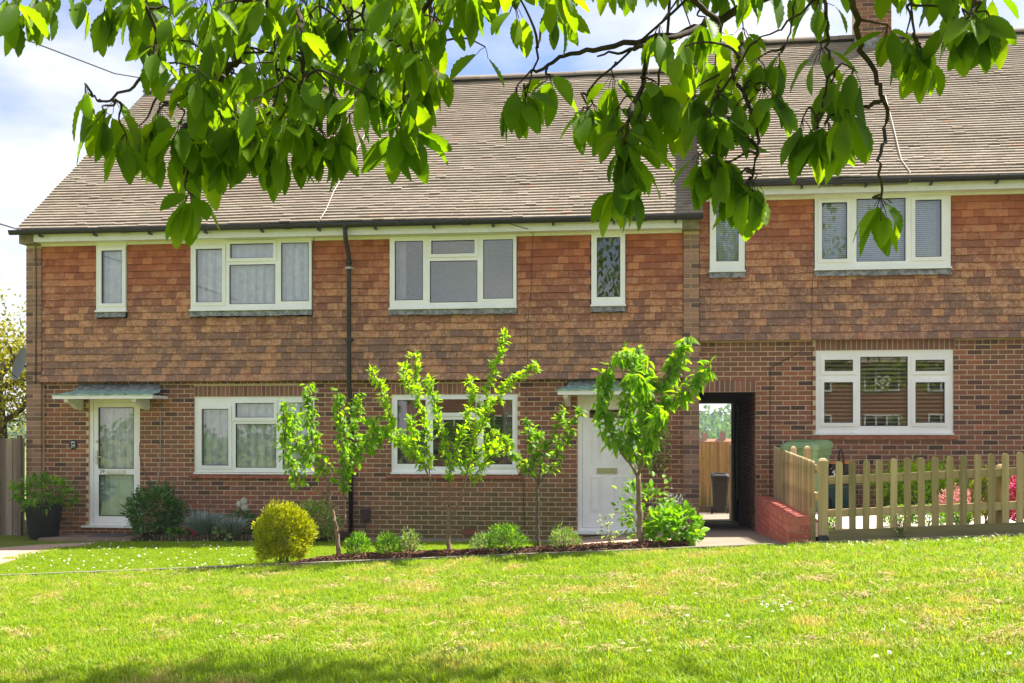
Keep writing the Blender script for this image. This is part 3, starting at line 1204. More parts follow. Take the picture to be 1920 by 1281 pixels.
def gutter_run(house, x0, x1, ez):
    yc, zc, r = EAVE_Y - 0.015, ez - 0.006, 0.056
    b = MB()
    angs = lin(PI, 2 * PI, 11)
    outer = [(yc + r * math.cos(a), zc + r * 1.35 * math.sin(a)) for a in angs]
    inner = [(yc + (r - .004) * math.cos(a), zc + (r * 1.35 - .004) * math.sin(a)) for a in reversed(angs)]
    sw = Matrix(((0, 1, 0, 0), (1, 0, 0, 0), (0, 0, 1, 0), (0, 0, 0, 1)))
    pts = outer + inner
    n = len(pts)
    vs = [(x0, y, z) for y, z in pts] + [(x1, y, z) for y, z in pts]
    b.mesh(vs, [(k, (k + 1) % n, n + (k + 1) % n, n + k) for k in range(n)])
    for x in (x0, x1):
        b.poly([(x, y, z) for y, z in outer])
    x = x0 + 1.9
    while x < x1 - .6:
        b.mesh([(x, y + (y - yc) * .12, z + (z - zc) * .1) for y, z in outer] + [(x + .13, y + (y - yc) * .12, z + (z - zc) * .1) for y, z in outer],
               [(k, k + 1, 12 + k, 11 + k) for k in range(10)])
        x += 2.7
    g = b.build('gutter', M['black_plastic'], house, True)
    x = x0 + 0.5
    while x < x1:
        bb = MB()
        oo = [(y + (y - yc) * .16, z + (z - zc) * .14) for y, z in outer]
        bb.mesh([(x, y, z) for y, z in oo] + [(x + .03, y, z) for y, z in oo], [(k, k + 1, 12 + k, 11 + k) for k in range(10)])
        bb.box(x, x + .03, yc - .01, EAVE_Y + 0.085, zc - r * 1.35 - 0.035, zc - r * 1.35 - .005)
        bb.build('gutter_bracket', M['black_plastic'], g)
        x += 0.93
    return g


def eaves(house, x0, x1, ez, cap_l=False, cap_r=False):
    b = MB()
    zf0, zf1 = ez - 0.185, ez - 0.02
    xa, xb = x0 + (0.26 if cap_l else 0), x1 - (0.26 if cap_r else 0)
    b.box(xa, xb, -0.335, -0.315, zf0, zf1)
    b.build('fascia', M['white_paint'], house)
    b = MB()
    b.box(xa, xb, -0.314, YT + 0.05, zf0 + 0.004, zf0 + 0.016)
    b.box(xa, xb, YT - 0.012, YT + 0.04, zf0 - 0.035, zf0 + 0.003)
    b.build('soffit', M['white_paint'], house)
    b = MB()
    x = xa
    while x < xb - .05:
        b.box(x, x + .035, -0.312, -0.290, zf0 + 0.0015, zf0 + 0.0035)
        x += .05
    b.build('soffit_vent', M['gasket'], house, kind='stuff')
    for on, a, c in ((cap_l, x0, xa), (cap_r, xb, x1)):
        if on:
            b = MB()
            b.box(a + .002, c - .002, -0.33, 0.1, zf0 - 0.02, zf1 - 0.005)
            b.build('eaves_box', M['brick_pier_plain'], house)


M['brick_pier_plain'] = plain('weathered_board', (0.23, 0.2, 0.11), 0.8, 0.2, 0.35, 10)


def net(mat='net', folds=14):
    def f(fr, i, y, ps_):
        drape(fr, i[0] - .05, i[1] + .05, i[2] - .05, i[3] + .03, y, M[mat], folds * (i[1] - i[0]) / 2.0, 0.045)
    return f


def side_curtain(fr, i, y, ps_):
    drape(fr, i[0] - .05, i[0] + 0.33, i[2] - .05, i[3] + .03, y + .03, M['mauve'], 4, 0.03)
    drape(fr, i[1] - 0.22, i[1] + 0.05, i[2] - .05, i[3] + .03, y + .03, M['mauve'], 3, 0.03)
    slats(fr, (i[0] + .35, i[1] - .25, i[2], i[3]), y + .12, 0.05, 0.02, M['blind_dark'], 0.3)


def empty_room(fr, i, y, ps_):
    drape(fr, i[0] - .02, i[0] + 0.2, i[2] - .05, i[3] + .03, y + .05, M['pale_cloth'], 2, 0.02)


M['pale_cloth'] = m_cloth('pale_curtain', (0.7, 0.7, 0.7), 0.3)


def bare(fr, i, y, ps_):
    pass


def blind(mat, pitch, wd, tilt=0.6):
    def f(fr, i, y, ps_):
        slats(fr, i, y, pitch, wd, M[mat], tilt)
    return f


# openings (pixel boxes of the photograph, glass panes inside)
WG_L = ((366, 744, 590, 886), [((379, 767, 429, 873), 1), ((442, 756, 514, 783), 1), ((442, 795, 518, 877), 0), ((530, 755, 580, 877), 0)])
WG_M = ((735, 740, 970, 886), [((745, 750, 798, 870), 0), ((814, 749, 892, 774), 1), ((812, 787, 895, 875), 0), ((907, 750, 961, 871), 1)])
WG_R = ((1530, 657, 1786, 812), [((1546, 675, 1599, 696), 1), ((1545, 717, 1599, 793), 1), ((1613, 669, 1702, 799), 0), ((1716, 675, 1771, 696), 1), ((1716, 717, 1771, 793), 1)])
WU_L1 = ((181, 452, 236, 582), [((191, 470, 230, 569), 1)])
WU_L2 = ((358, 446, 584, 579), [((368, 467, 417, 567), 1), ((432, 457, 513, 484), 1), ((430, 496, 516, 570), 0), ((527, 455, 579, 565), 0)])
WU_M1 = ((731, 442, 968, 576), [((740, 452, 793, 563), 0), ((809, 451, 890, 476), 1), ((806, 489, 895, 567), 0), ((906, 449, 962, 560), 0)])
WU_M2 = ((1109, 432, 1172, 571), [((1119, 445, 1163, 557), 0)])
WU_R1 = ((1331, 364, 1396, 507), [((1343, 378, 1385, 490), 0)])
WU_R2 = ((1528, 357, 1782, 502), [((1541, 380, 1588, 486), 1), ((1606, 372, 1698, 490), 0), ((1716, 375, 1765, 482), 1)])
D_L = (168, 748, 263, 985)
D_M = (1083, 738, 1195, 996)
YG = 0.03            # ground floor frames sit a little inside the brickwork
YU = YT - 0.015      # upper frames stand just proud of the tiles


def hole(px, Y, grow=0.004):
    r = rect(px, Y)
    return (r[0] - grow, r[1] + grow, r[2] - grow, r[3] + grow)


def up_hole(px):
    r = rect(px, YU)
    return (r[0] - .012, r[1] + .012, r[2] - 0.10, 9)


def house_shell(h, x0, x1, dz, dzr, holes, up_holes, zbase):
    """mortar bed and inner leaf; bricks and tiles are laid on it"""
    tb = TB + dz
    top = EAVE_Z + dzr - 0.16
    b = MB()
    plate(b, x0, x1, zbase, tb + 0.05, holes, 0.006, 0.11)
    b.build('mortar_bed', M['mortar'], h)
    b = MB()
    plate(b, x0, x1, tb + 0.02, top, [(u[0], u[1], u[2] + 0.08, top + 1) for u in up_holes], YT + 0.035, 0.11)
    b.box(x0, x1, YT + 0.03, 0.009, tb + 0.012, tb + 0.02)
    b.build('batten_backing', M['felt'], h)


def finish_house(h, x0, x1, zbase, dz, dzr, holes, uph, sold, pier=None, name_score=None, opens=(False, False)):
    tb = TB + dz
    bx0, bx1 = x0, x1
    if pier:
        if pier[0] == x0:
            bx0 = pier[1]
        else:
            bx1 = pier[0]
    specs = brick_specs(bx0, bx1, zbase + .02, tb + 0.03, holes + [(s[0], s[1], s[2] - .004, s[3] + .006) for s in sold], 0.0, 0.03, True, opens)
    ss = []
    for s in sold:
        ss += soldier_specs(*s)
    wall = [c for c in h.children if c.name.startswith('mortar_bed')][0]
    lay(wall, 'brick', 'brickwork', T_BRICK, specs, M['brick'], 300 - len(ss) - (60 if pier else 0), name_score)
    lay(wall, 'soldier_brick', 'soldier_course', T_SOLD, ss, M['brick_soldier'], 300)
    tx0, tx1 = bx0, bx1
    lay(h, 'wall_tile', 'tile_hanging', T_TILE, wall_tile_specs(tx0, tx1, tb, EAVE_Z + dzr - 0.20, uph, opens), M['wall_tile'], 300, name_score)
    if pier:
        b = MB()
        b.box(pier[0] + .004, pier[1] - .004, -0.10, 0.009, zbase, EAVE_Z + dzr - 0.18)
        p = b.build('pier', M['mortar'], h)
        lay(p, 'brick', 'pier_brickwork', T_BRICK, pier_specs(pier[0], pier[1], zbase, EAVE_Z + dzr - 0.2, -0.11), M['brick_pier'], 60)


def free_of_trees(px, py):
    return 0.3 if (520 < px < 1340 and 640 < py < 1000) else 1.0


# --- the end house with the half-glazed door
HL = thing('terraced_house', 'end house of the terrace with net curtains and a glazed white front door', 'house', (0, 0, 0), 'houses of the brick terrace')
HM = thing('terraced_house', 'middle house of the terrace with a solid white panelled front door', 'house', (0, 0, 0), 'houses of the brick terrace')
HR = thing('terraced_house', 'house standing higher beside the covered passage, with slatted blinds in its windows', 'house', (0, 0, 0), 'houses of the brick terrace')

holes_L = [hole(WG_L[0], YG), hole(D_L, YG)]
holes_M = [hole(WG_M[0], YG), hole(D_M, YG)]
holes_R = [hole(WG_R[0], YG), (XP - 1, XW, -2, 2.153)]
up_L = [up_hole(WU_L1[0]), up_hole(WU_L2[0])]
up_M = [up_hole(WU_M1[0]), up_hole(WU_M2[0])]
up_R = [up_hole(WU_R1[0]), up_hole(WU_R2[0])]
house_shell(HL, X_L0, X_L1, 0, 0, holes_L, up_L, -0.35)
house_shell(HM, X_L1, X_M1, 0, 0, holes_M, up_M, -0.35)
house_shell(HR, X_M1, X_R1, DZ, DZR, holes_R, up_R, -0.2)


def sold_over(px, Y, rise=0.175):
    r = rect(px, Y)
    return (r[0] - 0.01, r[1] + 0.03, r[3] + 0.008, r[3] + rise)


finish_house(HL, X_L0, X_L1, -0.35, 0, 0, holes_L, up_L, [sold_over(WG_L[0], YG)], (X_L0, -10.385), free_of_trees, (False, True))
finish_house(HM, X_L1, X_M1, -0.35, 0, 0, holes_M, up_M, [sold_over(WG_M[0], YG)], (0.09, X_M1), free_of_trees, (True, False))
finish_house(HR, X_M1, X_R1, -0.2, DZ, DZR, holes_R, up_R, [sold_over(WG_R[0], YG), (XP + .002, XW, 2.158, 2.325)], None, None)

# windows
window(HL, *WG_L, YG, net('net'), 'tile')
window(HL, *WU_L1, YU, net('net'), None, True)
window(HL, *WU_L2, YU, net('net'), None, True)
window(HM, *WG_M, YG, side_curtain, 'tile')
window(HM, *WU_M1, YU, empty_room, None, True, 1.6, 'pale_wall')
window(HM, *WU_M2, YU, bare, None, True)
oR = window(HR, *WG_R, YG, blind('blind_dark', 0.062, 0.045, 0.75), 'tile')
window(HR, *WU_R1, YU, blind('blind_grey', 0.03, 0.026, 1.05), None, True)
window(HR, *WU_R2, YU, blind('blind_grey', 0.03, 0.026, 1.05), None, True)

# side and rear walls
for h, x0, x1, dz, sides in ((HL, X_L0, X_L1, 0, 'l'), (HM, X_L1, X_M1, 0, ''), (HR, X_M1, X_R1, DZR, 'lr')):
    b = MB()
    zt = EAVE_Z + dz - 0.1
    rzz = RIDGE_Z + dz - 0.1
    by = BACK_Y + EAVE_Y
    sw = Matrix(((0, 1, 0, 0), (1, 0, 0, 0), (0, 0, 1, 0), (0, 0, 0, 1)))
    for s_ in sides:
        xx = (x0, x0 + 0.11) if s_ == 'l' else (x1 - 0.11, x1)
        z0 = 2.16 if h is HR and s_ == 'l' else -1.2
        b.prism([(0.112, z0), (by, z0), (by, zt), (RIDGE_Y, rzz), (0.112, zt)], xx[0] + .001, xx[1], 0.5, sw)
    xa = XW + .004 if h is HR else x0 + 0.112
    b.box(xa, x1 - 0.112, by - 0.2, by - 0.002, -1.5, zt)
    if h is HR:
        b.box(x0 + .112, xa - .002, by - 0.2, by - 0.002, 2.3, zt)
    b.build('wall', M['brick_plain'], h)

rl = roof(HL, X_L0 + 0.02, X_L1, EAVE_Z, RIDGE_Z, True, False)
rm = roof(HM, X_L1, X_M1 + 0.05, EAVE_Z, RIDGE_Z, False, True)
rr = roof(HR, X_M1 - 0.02, X_R1, EAVE_Z + DZR, RIDGE_Z + DZR, True, False)
gutter_run(HL, X_L0 - 0.1, X_L1 - .001, EAVE_Z)
gutter_run(HM, X_L1, X_M1 + 0.03, EAVE_Z)
gutter_run(HR, X_M1 + 0.06, X_R1, EAVE_Z + DZR)
eaves(HL, X_L0, X_L1, EAVE_Z, True, False)
eaves(HM, X_L1 + .002, X_M1, EAVE_Z, False, True)
eaves(HR, X_M1 + .05, X_R1, EAVE_Z + DZR)


def chimney(h, px0, px1, Y, zb, zt):
    x0, x1 = at(px0, 100, Y)[0], at(px1, 100, Y)[0]
    b = MB()
    b.box(x0 + .01, x1 - .01, Y + .01, Y + 0.6, zb, zt)
    c = b.build('chimney', M['mortar'], h)
    sp = brick_specs(x0, x1, zb + 0.05, zt, [], Y, x0)
    rotR = Matrix.Rotation(PI / 2, 3, 'Z')
    for m in brick_specs(Y + .02, Y + .6, zb + 0.05, zt, [], 0, Y):
        p, sc_ = m.translation, m.to_scale()
        sp.append(mat34((x1, p.x, p.z), sc_.x, .03, sc_.z, rotR))
    lay(c, 'brick', 'chimney_brickwork', T_BRICK, sp, M['brick_plain'], 80)
    b = MB()
    b.box(x0 - .03, x1 + .03, Y - .03, Y + .64, zt, zt + .1)
    b.build('chimney_cap', M['concrete'], c)
    b = MB()
    b.lathe([(0.13, zt + .1), (0.12, zt + .45), (0.14, zt + .46), (0.10, zt + .46), (.09, zt + .2)], (x0 + x1) / 2, Y + .3, 16)
    b.build('chimney_pot', M['tile_sill'], c, True)
    b = MB()
    b.box(x0 - .02, x1 + .02, Y - 0.05, Y - .004, zb - 0.1, zb + 0.16)
    b.build('flashing', M['lead'], c)


chimney(HM, 764, 821, RIDGE_Y - 0.35, RIDGE_Z - 0.25, RIDGE_Z + 1.0)
chimney(HR, 1605, 1672, RIDGE_Y - 0.3, RIDGE_Z + DZR - 0.2, RIDGE_Z + DZR + 1.0)

# passage: cheek walls, ceiling
b = MB()
b.box(XW + 0.012, XW + 0.2, 0.112, 7.4, -0.6, 2.3)
b.box(XP - 0.1, XP - .001, 0.112, 7.4, -0.6, 2.3)
b.box(XP + .001, XW + 0.01, 0.112, 7.4, 2.17, 2.29)
pw = b.build('passage_wall', M['mortar'], HR)
rotL = Matrix.Rotation(-PI / 2, 3, 'Z')
sp = []
for m in brick_specs(0.02, 7.4, -0.5, 2.17, [], 0.0, 0.1):
    p = m.translation.copy()
    s = m.to_scale()
    sp.append(mat34((XW, p.x, p.z), s.x, 0.03, s.z, rotL))
bv, bf = quads_template(T_BRICK)
put('passage_brickwork', scatter_mesh('passage_brickwork', bv, bf, np.array([[list(r) for r in m][:3] for m in sp]), M['brick_plain']), pw, kind='stuff')
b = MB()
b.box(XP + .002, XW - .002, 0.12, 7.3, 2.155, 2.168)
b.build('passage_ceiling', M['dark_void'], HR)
b = MB()
zr = lambda px, py, Y: at(px, py, Y)
b.tube([(XW - .03, 5.0, 0.25), (XW - .03, 5.0, 2.05)], 0.03, 8)
b.build('waste_pipe', M['cable_white'], HR)
b = MB()
b.tube([(XW - .05, 5.5, -0.2), (XW - .05, 5.5, 2.15)], 0.05, 8)
b.build('drain_pipe', M['black_plastic'], HR)

# downpipe between the end and middle houses
dx = at(655, 560, -0.15)[0]
b = MB()
yc = EAVE_Y - 0.015
b.tube([(dx + .01, yc, EAVE_Z - .06), (dx + .01, yc, EAVE_Z - .16), (dx, yc + .08, EAVE_Z - .28), (dx, -0.2, EAVE_Z - .45), (dx, -0.175, EAVE_Z - .55), (dx, -0.175, 2.3), (dx, -0.10, 2.1), (dx, -0.06, 2.0), (dx, -0.06, -0.1)], 0.036, 12)
b.tube([(dx, -0.175, EAVE_Z - .62), (dx, -0.175, EAVE_Z - .54)], 0.044, 12)
b.tube([(dx + .01, yc, EAVE_Z - .10), (dx + .01, yc, EAVE_Z - .02)], 0.045, 12)
b.tube([(dx, -0.06, 1.7), (dx, -0.06, 1.78)], 0.043, 12)
dp = b.build('downpipe', M['black_plastic'], HM, True)
for zz, yy in ((4.14, -.175), (1.2, -.06), (3.0, -.175)):
    b = MB()
    b.box(dx - .075, dx + .075, yy + .02, yy + .055, zz - .015, zz + .015)
    b.box(dx - .043, dx + .043, yy - .043, yy + .03, zz - .018, zz + .018)
    b.build('pipe_clip', M['cable_white'] if zz > 4 else M['black_plastic'], dp)


# ------------------------------------------------------------------ doors and canopies
def text(name, body, size, loc, mat, parent, rot=(PI / 2, 0, 0), depth=0.001):
    cu = bpy.data.curves.new(name, 'FONT')
    cu.body = body
    cu.size = size
    cu.extrude = depth
    cu.align_x = 'CENTER'
    cu.align_y = 'CENTER'
    tmp = bpy.data.objects.new(name, cu)
    me = bpy.data.meshes.new_from_object(tmp)
    bpy.data.objects.remove(tmp)
    me.name = name
    me.materials.clear()
    me.materials.append(mat)
    return put(name, me, parent, loc, rot)


# glazed door
o = rect(D_L, YG)
dl = (o[0] + .065, o[1] - .055, o[2] + .035, o[3] - .06)
pu, pl_ = rect((184, 764, 250, 879), YG), rect((185, 890, 250, 968), YG)
b = MB()
plate(b, o[0], o[1], o[2], o[3], [dl], YG, YG + .08)
door = b.build('front_door', M['white'], HL)
b = MB()
plate(b, dl[0] + .003, dl[1] - .003, dl[2] + .003, dl[3] - .003, [pu, pl_], YG + .012, YG + .06)
leaf = b.build('door_leaf', M['white'], door)
for p in (pu, pl_):
    b = MB()
    plate(b, p[0], p[1], p[2], p[3], [(p[0] + .01, p[1] - .01, p[2] + .01, p[3] - .01)], YG + .009, YG + .03)
    b.build('gasket', M['gasket'], door)
    b = MB()
    b.poly([(p[0], YG + .03, p[2]), (p[1], YG + .03, p[2]), (p[1], YG + .03, p[3]), (p[0], YG + .03, p[3])])
    b.build('pane', M['glass'], door)
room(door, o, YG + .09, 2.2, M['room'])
drape(door, dl[0], dl[1], pl_[3] + .02, o[3], YG + .16, M['net'], 5, .03)
drape(door, dl[0], dl[1], o[2] + .02, pl_[3] + .015, YG + .15, M['net_blue'], 4, .03)
b = MB()
hx, hz = at(181, 858, YG)
b.box(hx - .014, hx + .014, YG - .006, YG + .011, hz - .11, hz + .11)
b.tube([(hx, YG - .04, hz + .01), (hx, YG, hz + .01)], .009, 8)
b.tube([(hx, YG - .042, hz + .01), (hx + .06, YG - .048, hz + .012), (hx + .115, YG - .042, hz + .01)], .009, 8)
b.build('door_handle', M['metal'], door)
b = MB()
lx, lz = at(181, 828, YG)
b.tube([(lx, YG - .004, lz), (lx, YG + .011, lz)], .02, 12)
b.build('door_lock', M['brass'], door)
b = MB()
lp = rect((200, 882, 234, 888), YG)
b.box(lp[0], lp[1], YG - .006, YG + .011, lp[2], lp[3])
b.box(lp[0] + .02, lp[1] - .02, YG - .011, YG - .0062, lp[2] + .008, lp[3] - .006)
b.build('letter_plate', M['metal'], door)
nx, nz = at(191, 884.5, YG)
text('house_number', '29', 0.088, (nx, YG + .0095, nz), M['letter_dark'], door)
b = MB()
st = rect((153, 983, 245, 988), YG - .06)
b.box(o[0] - .10, o[1] + .02, YG - .10, YG + .05, o[2] - .035, o[2] - .002)
b.build('door_sill', M['white'], door)

# panelled door
o = rect(D_M, YG)
dl = (o[0] + .07, o[1] - .07, o[2] + .05, o[3] - .055)
b = MB()
plate(b, o[0], o[1], o[2], o[3], [dl], YG, YG + .08)
door = b.build('front_door', M['white'], HM)
gl = rect((1105, 768, 1170, 784), YG)
b = MB()
plate(b, dl[0] + .003, dl[1] - .003, dl[2] + .003, dl[3] - .003, [gl], YG + .014, YG + .06)
b.build('door_leaf', M['white'], door)
b = MB()
ring(b, gl, .018, YG + .004, YG + .0135)
b.build('glazing_bead', M['white'], door)
for pb in ((1107, 806, 1126, 869), (1150, 806, 1169, 869), (1106, 894, 1127, 960), (1149, 894, 1170, 960)):
    p = rect(pb, YG)
    b = MB()
    ring(b, (p[0] + .012, p[1] - .012, p[2] + .012, p[3] - .012), .012, YG + .006, YG + .0135)
    ring(b, (p[0] + .03, p[1] - .03, p[2] + .03, p[3] - .03), .008, YG + .009, YG + .0134)
    b.box(p[0] + .034, p[1] - .034, YG + .0065, YG + .0133, p[2] + .034, p[3] - .034)
    b.build('door_panel', M['white'], door)
b = MB()
b.poly([(gl[0], YG + .03, gl[2]), (gl[1], YG + .03, gl[2]), (gl[1], YG + .03, gl[3]), (gl[0], YG + .03, gl[3])])
b.build('pane', M['glass'], door)
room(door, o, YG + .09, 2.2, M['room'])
lp = rect((1119, 878, 1157, 888), YG)
b = MB()
plate(b, lp[0], lp[1], lp[2], lp[3], [(lp[0] + .05, lp[1] - .05, lp[2] + .025, lp[3] - .02)], YG - .002, YG + .0135)
b.box(lp[0] + .05, lp[1] - .05, YG + .004, YG + .0135, lp[2] + .025, lp[3] - .02)
b.build('letter_plate', M['brass'], door)
b = MB()
b.box(o[0] - .07, o[1] + .05, YG - .11, YG + .05, o[2] - .045, o[2] - .002)
b.build('door_sill', M['white'], door)


def canopy(h, pxa, pxb, pyt, pyb, pyw, brackets, depth=0.62):
    x0, x1 = at(pxa, pyt, -depth)[0], at(pxb, pyt, -depth)[0]
    zt, zb = at((pxa + pxb) / 2, pyt, -depth)[1], at((pxa + pxb) / 2, pyb, -depth)[1]
    zw = zt + 0.10
    b = MB()
    b.box(x0 + .015, x1 - .015, -depth + .01, -0.006, zb + .01, zt - .02)
    b.box(x0 + .005, x1 - .005, -depth - .012, -depth + .009, zb, zt - .012)
    c = b.build('door_canopy', M['white_paint'], h)
    b = MB()
    n = 18
    top, und = [], []
    for j in range(5):
        v = j / 4
        for i in range(n + 1):
            u = i / n
            ins = .16 * max(0, v - .35) / .65
            xx = (x0 - .015 + ins) + (x1 - x0 + .03 - 2 * ins) * u
            yy = -depth - .025 + (depth + .02) * v
            z = zt + (zw - zt) * (v ** 1.6) + R.uniform(-.004, .004)
            top.append((xx, yy, z))
    b.mesh(top, [(j * (n + 1) + i, j * (n + 1) + i + 1, (j + 1) * (n + 1) + i + 1, (j + 1) * (n + 1) + i) for j in range(4) for i in range(n)])
    edge = [(x, y, z - .02) for x, y, z in top[:n + 1]]
    b.mesh(top[:n + 1] + edge, [(n + 1 + i, n + 2 + i, i + 1, i) for i in range(n)])
    b.build('felt_roof', M['green_felt'], c, True)
    b = MB()
    b.mesh([(x0 + .15, -.012, zw - .01), (x1 - .15, -.012, zw - .01), (x1 - .1, -.10, zw - .02), (x0 + .1, -.10, zw - .02),
            (x0 + .15, -.012, zw + .08), (x1 - .15, -.012, zw + .08)], [(3, 2, 1, 0), (0, 1, 5, 4), (3, 4, 5, 2)])
    b.build('flashing', M['lead'], c)
    for pa, pb_ in brackets:
        xa = at((pa + pb_) / 2, pyb, -.3)[0]
        b = MB()
        d = depth - .08
        prof = [(-.01, zb + .006), (-d, zb + .006), (-d, zb - .05)]
        for k in range(7):
            t = k / 6
            prof.append((-d + .10 + (d - .16) * t * .9, zb - .055 - .10 * (1 - math.cos(t * PI)) / 2 - .02 * math.sin(t * PI)))
        prof += [(-.01, zb - .17)]
        b.prism([(y, z) for y, z in prof], xa - .035, xa + .035, 0.5, Matrix(((0, 1, 0, 0), (1, 0, 0, 0), (0, 0, 1, 0), (0, 0, 0, 1))))
        b.build('bracket', M['white_paint'], c)


canopy(HL, 98, 287, 739, 748, 724, [(118, 156), (246, 280)])
canopy(HM, 1045, 1203, 730, 740, 722, [(1056, 1070), (1188, 1204)])

# step and doormat of the glazed door
c0 = at(240, 1003, -.2)
stp = thing('door_step', 'low brown stone step below the glazed front door', 'step')
sx0, sx1 = at(72, 1012, -0.95)[0], at(246, 1012, -0.95)[0]
sz = at(160, 1010, -0.95)[1]
for i in range(3):
    xa = sx0 + (sx1 - sx0) * i / 3
    b = MB()
    b.box(xa + .003, sx0 + (sx1 - sx0) * (i + 1) / 3 - .003, -0.97, -0.01, sz - .05, sz + R.uniform(-.003, .003))
    b.build('slab', M['stone_slab'], stp)
b = MB()
b.box(sx0 + .01, sx1 - .01, -0.94, -0.012, -.35, sz - .052)
b.build('riser', M['brick_plain'], stp)
b = MB()
mx0, mz = at(178, 997, -.35)
mx1 = at(236, 997, -.35)[0]
b.box(mx0, mx1, -0.62, -.13, sz + .001, sz + .014)
tag(b.build('doormat', M['mat']), 'dark grey doormat lying on the stone step', 'doormat')

# things fixed to the wall
b = MB()
hx, hz = at(138, 834, 0)
ol = [(hx + .062 * math.cos(a) * (1 + .06 * math.cos(4 * a)), hz + .082 * math.sin(a)) for a in lin(0, 2 * PI * 23 / 24, 24)]
pq = thing('number_plaque', 'black oval house number plaque on brick beside the glazed door', 'plaque', (0, 0, 0))
b.prism(ol, -.022, -.002, 0.5)
b.build('plate', M['plate_black'], pq)
text('figures', '29', 0.075, (hx, -.0235, hz - .022), M['letter_white'], pq)
b = MB()
for k in range(5):
    a = PI * (.15 + .7 * k / 4)
    b.tube([(hx + .03 * math.cos(a), -.024, hz + .025 + .02 * math.sin(a))] * 1 + [(hx + .03 * math.cos(a), -.03, hz + .025 + .02 * math.sin(a))], .009, 6)
b.build('flower_motif', M['letter_white'], pq)

b = MB()
bx0, bz1 = at(678, 951, 0)
bx1, bz0 = at(694, 976, 0)
ol = [(-.002, bz0), (-.07, bz0)] + [(-.07 - .02 * math.sin(a), bz0 + .13 + (bz1 - bz0 - .13) * t) for a, t in ((.6, .2), (1.2, .5), (.8, .8))] + [(-.04, bz1), (-.002, bz1)]
mb_ = thing('cable_box', 'small dark brown cable box on the wall beside the downpipe', 'cable box')
b.prism(ol, bx0, bx1, .5, Matrix(((0, 1, 0, 0), (1, 0, 0, 0), (0, 0, 1, 0), (0, 0, 0, 1))))
b.build('cover', M['brown_plastic'], mb_)
b = MB()
xm = (bx0 + bx1) / 2
b.tube([(xm, -.03, bz0 + .01), (xm + .005, -.02, bz0 - .1), (xm, -.02, -.14)], .008, 6)
b.build('cable', M['cable_dark'], mb_)

ab = thing('air_brick', 'terracotta air brick low in the wall under the middle ground window', 'air brick')
a = rect((867, 993, 894, 1003), 0)
hs = []
for i in range(9):
    for k in range(3):
        cw, ch = (a[1] - a[0]) / 9, (a[3] - a[2]) / 3
        hs.append((a[0] + cw * (i + .2), a[0] + cw * (i + .8), a[2] + ch * (k + .22), a[2] + ch * (k + .78)))
b = MB()
plate(b, a[0], a[1], a[2], a[3], hs, -.012, -.003)
b.build('grille', M['air_brick'], ab)
b = MB()
b.poly([(a[0], -.0025, a[2]), (a[1], -.0025, a[2]), (a[1], -.0025, a[3]), (a[0], -.0025, a[3])])
b.build('back', M['gasket'], ab)


def cable(name, label, pts, rad, mat):
    b = MB()
    b.tube(pts, rad, 6)
    o = b.build(name, M[mat], None, True)
    return tag(o, label, 'cable')


def pxl(lst):
    return [(at(x, y, Y)[0], Y, at(x, y, Y)[1]) for x, y, Y in lst]


cable('cable', 'pale cable running down the brickwork right of the glazed door', pxl([(299, 725, -.012), (301, 800, -.012), (300, 880, -.012), (294, 905, -.014), (288, 930, -.02)]), .007, 'cable_white')
cable('cable', 'thin dark cable drooping from the glazed door frame to the shrub', pxl([(262, 830, -.01), (261, 850, -.012), (266, 875, -.012), (275, 895, -.012), (283, 915, -.02)]), .005, 'cable_dark')
cable('cable', 'thin dark cable on the tiles right of the wide upper window', pxl([(935, 408, -.45), (960, 421, -.36), (990, 430, -.34), (1000, 440, -.12), (998, 470, -.125), (996, 540, -.125), (990, 600, -.125), (989, 700, -.16), (987, 735, -.02), (986, 850, -.015), (983, 890, -.015), (975, 905, -.02), (970, 898, -.02), (974, 886, -.02), (981, 890, -.02), (983, 990, -.015)]), .005, 'cable_dark')
cable('cable', 'thin cable climbing the tiles between the end window and downpipe', pxl([(592, 425, -.34), (589, 445, -.12), (586, 520, -.125), (585, 640, -.13), (583, 715, -.16)]), .004, 'cable_dark')
cable('cable', 'dark cable running down the brick beside the passage mouth', pxl([(1523, 520, -.125), (1522, 640, -.16), (1500, 660, -.012), (1444, 690, -.012), (1444, 800, -.012), (1444, 930, -.012)]), .005, 'cable_dark')
cable('cable', 'dark cable stapled along the brick left of the large blind window', pxl([(1444, 792, -.013), (1480, 793, -.013), (1522, 793, -.013), (1523, 690, -.013), (1523, 650, -.013)]), .004, 'cable_dark')


def roof_pt(px, py, lift=0.06, dz=0):
    Y = 1.0
    for _ in range(60):
        z = EAVE_Z + dz + (Y - EAVE_Y) * (RIDGE_Z - EAVE_Z) / (RIDGE_Y - EAVE_Y) + lift
        X, zz = at(px, py, Y)
        Y += (zz - z) * 0.5
    return (X, Y, EAVE_Z + dz + (Y - EAVE_Y) * (RIDGE_Z - EAVE_Z) / (RIDGE_Y - EAVE_Y) + lift)


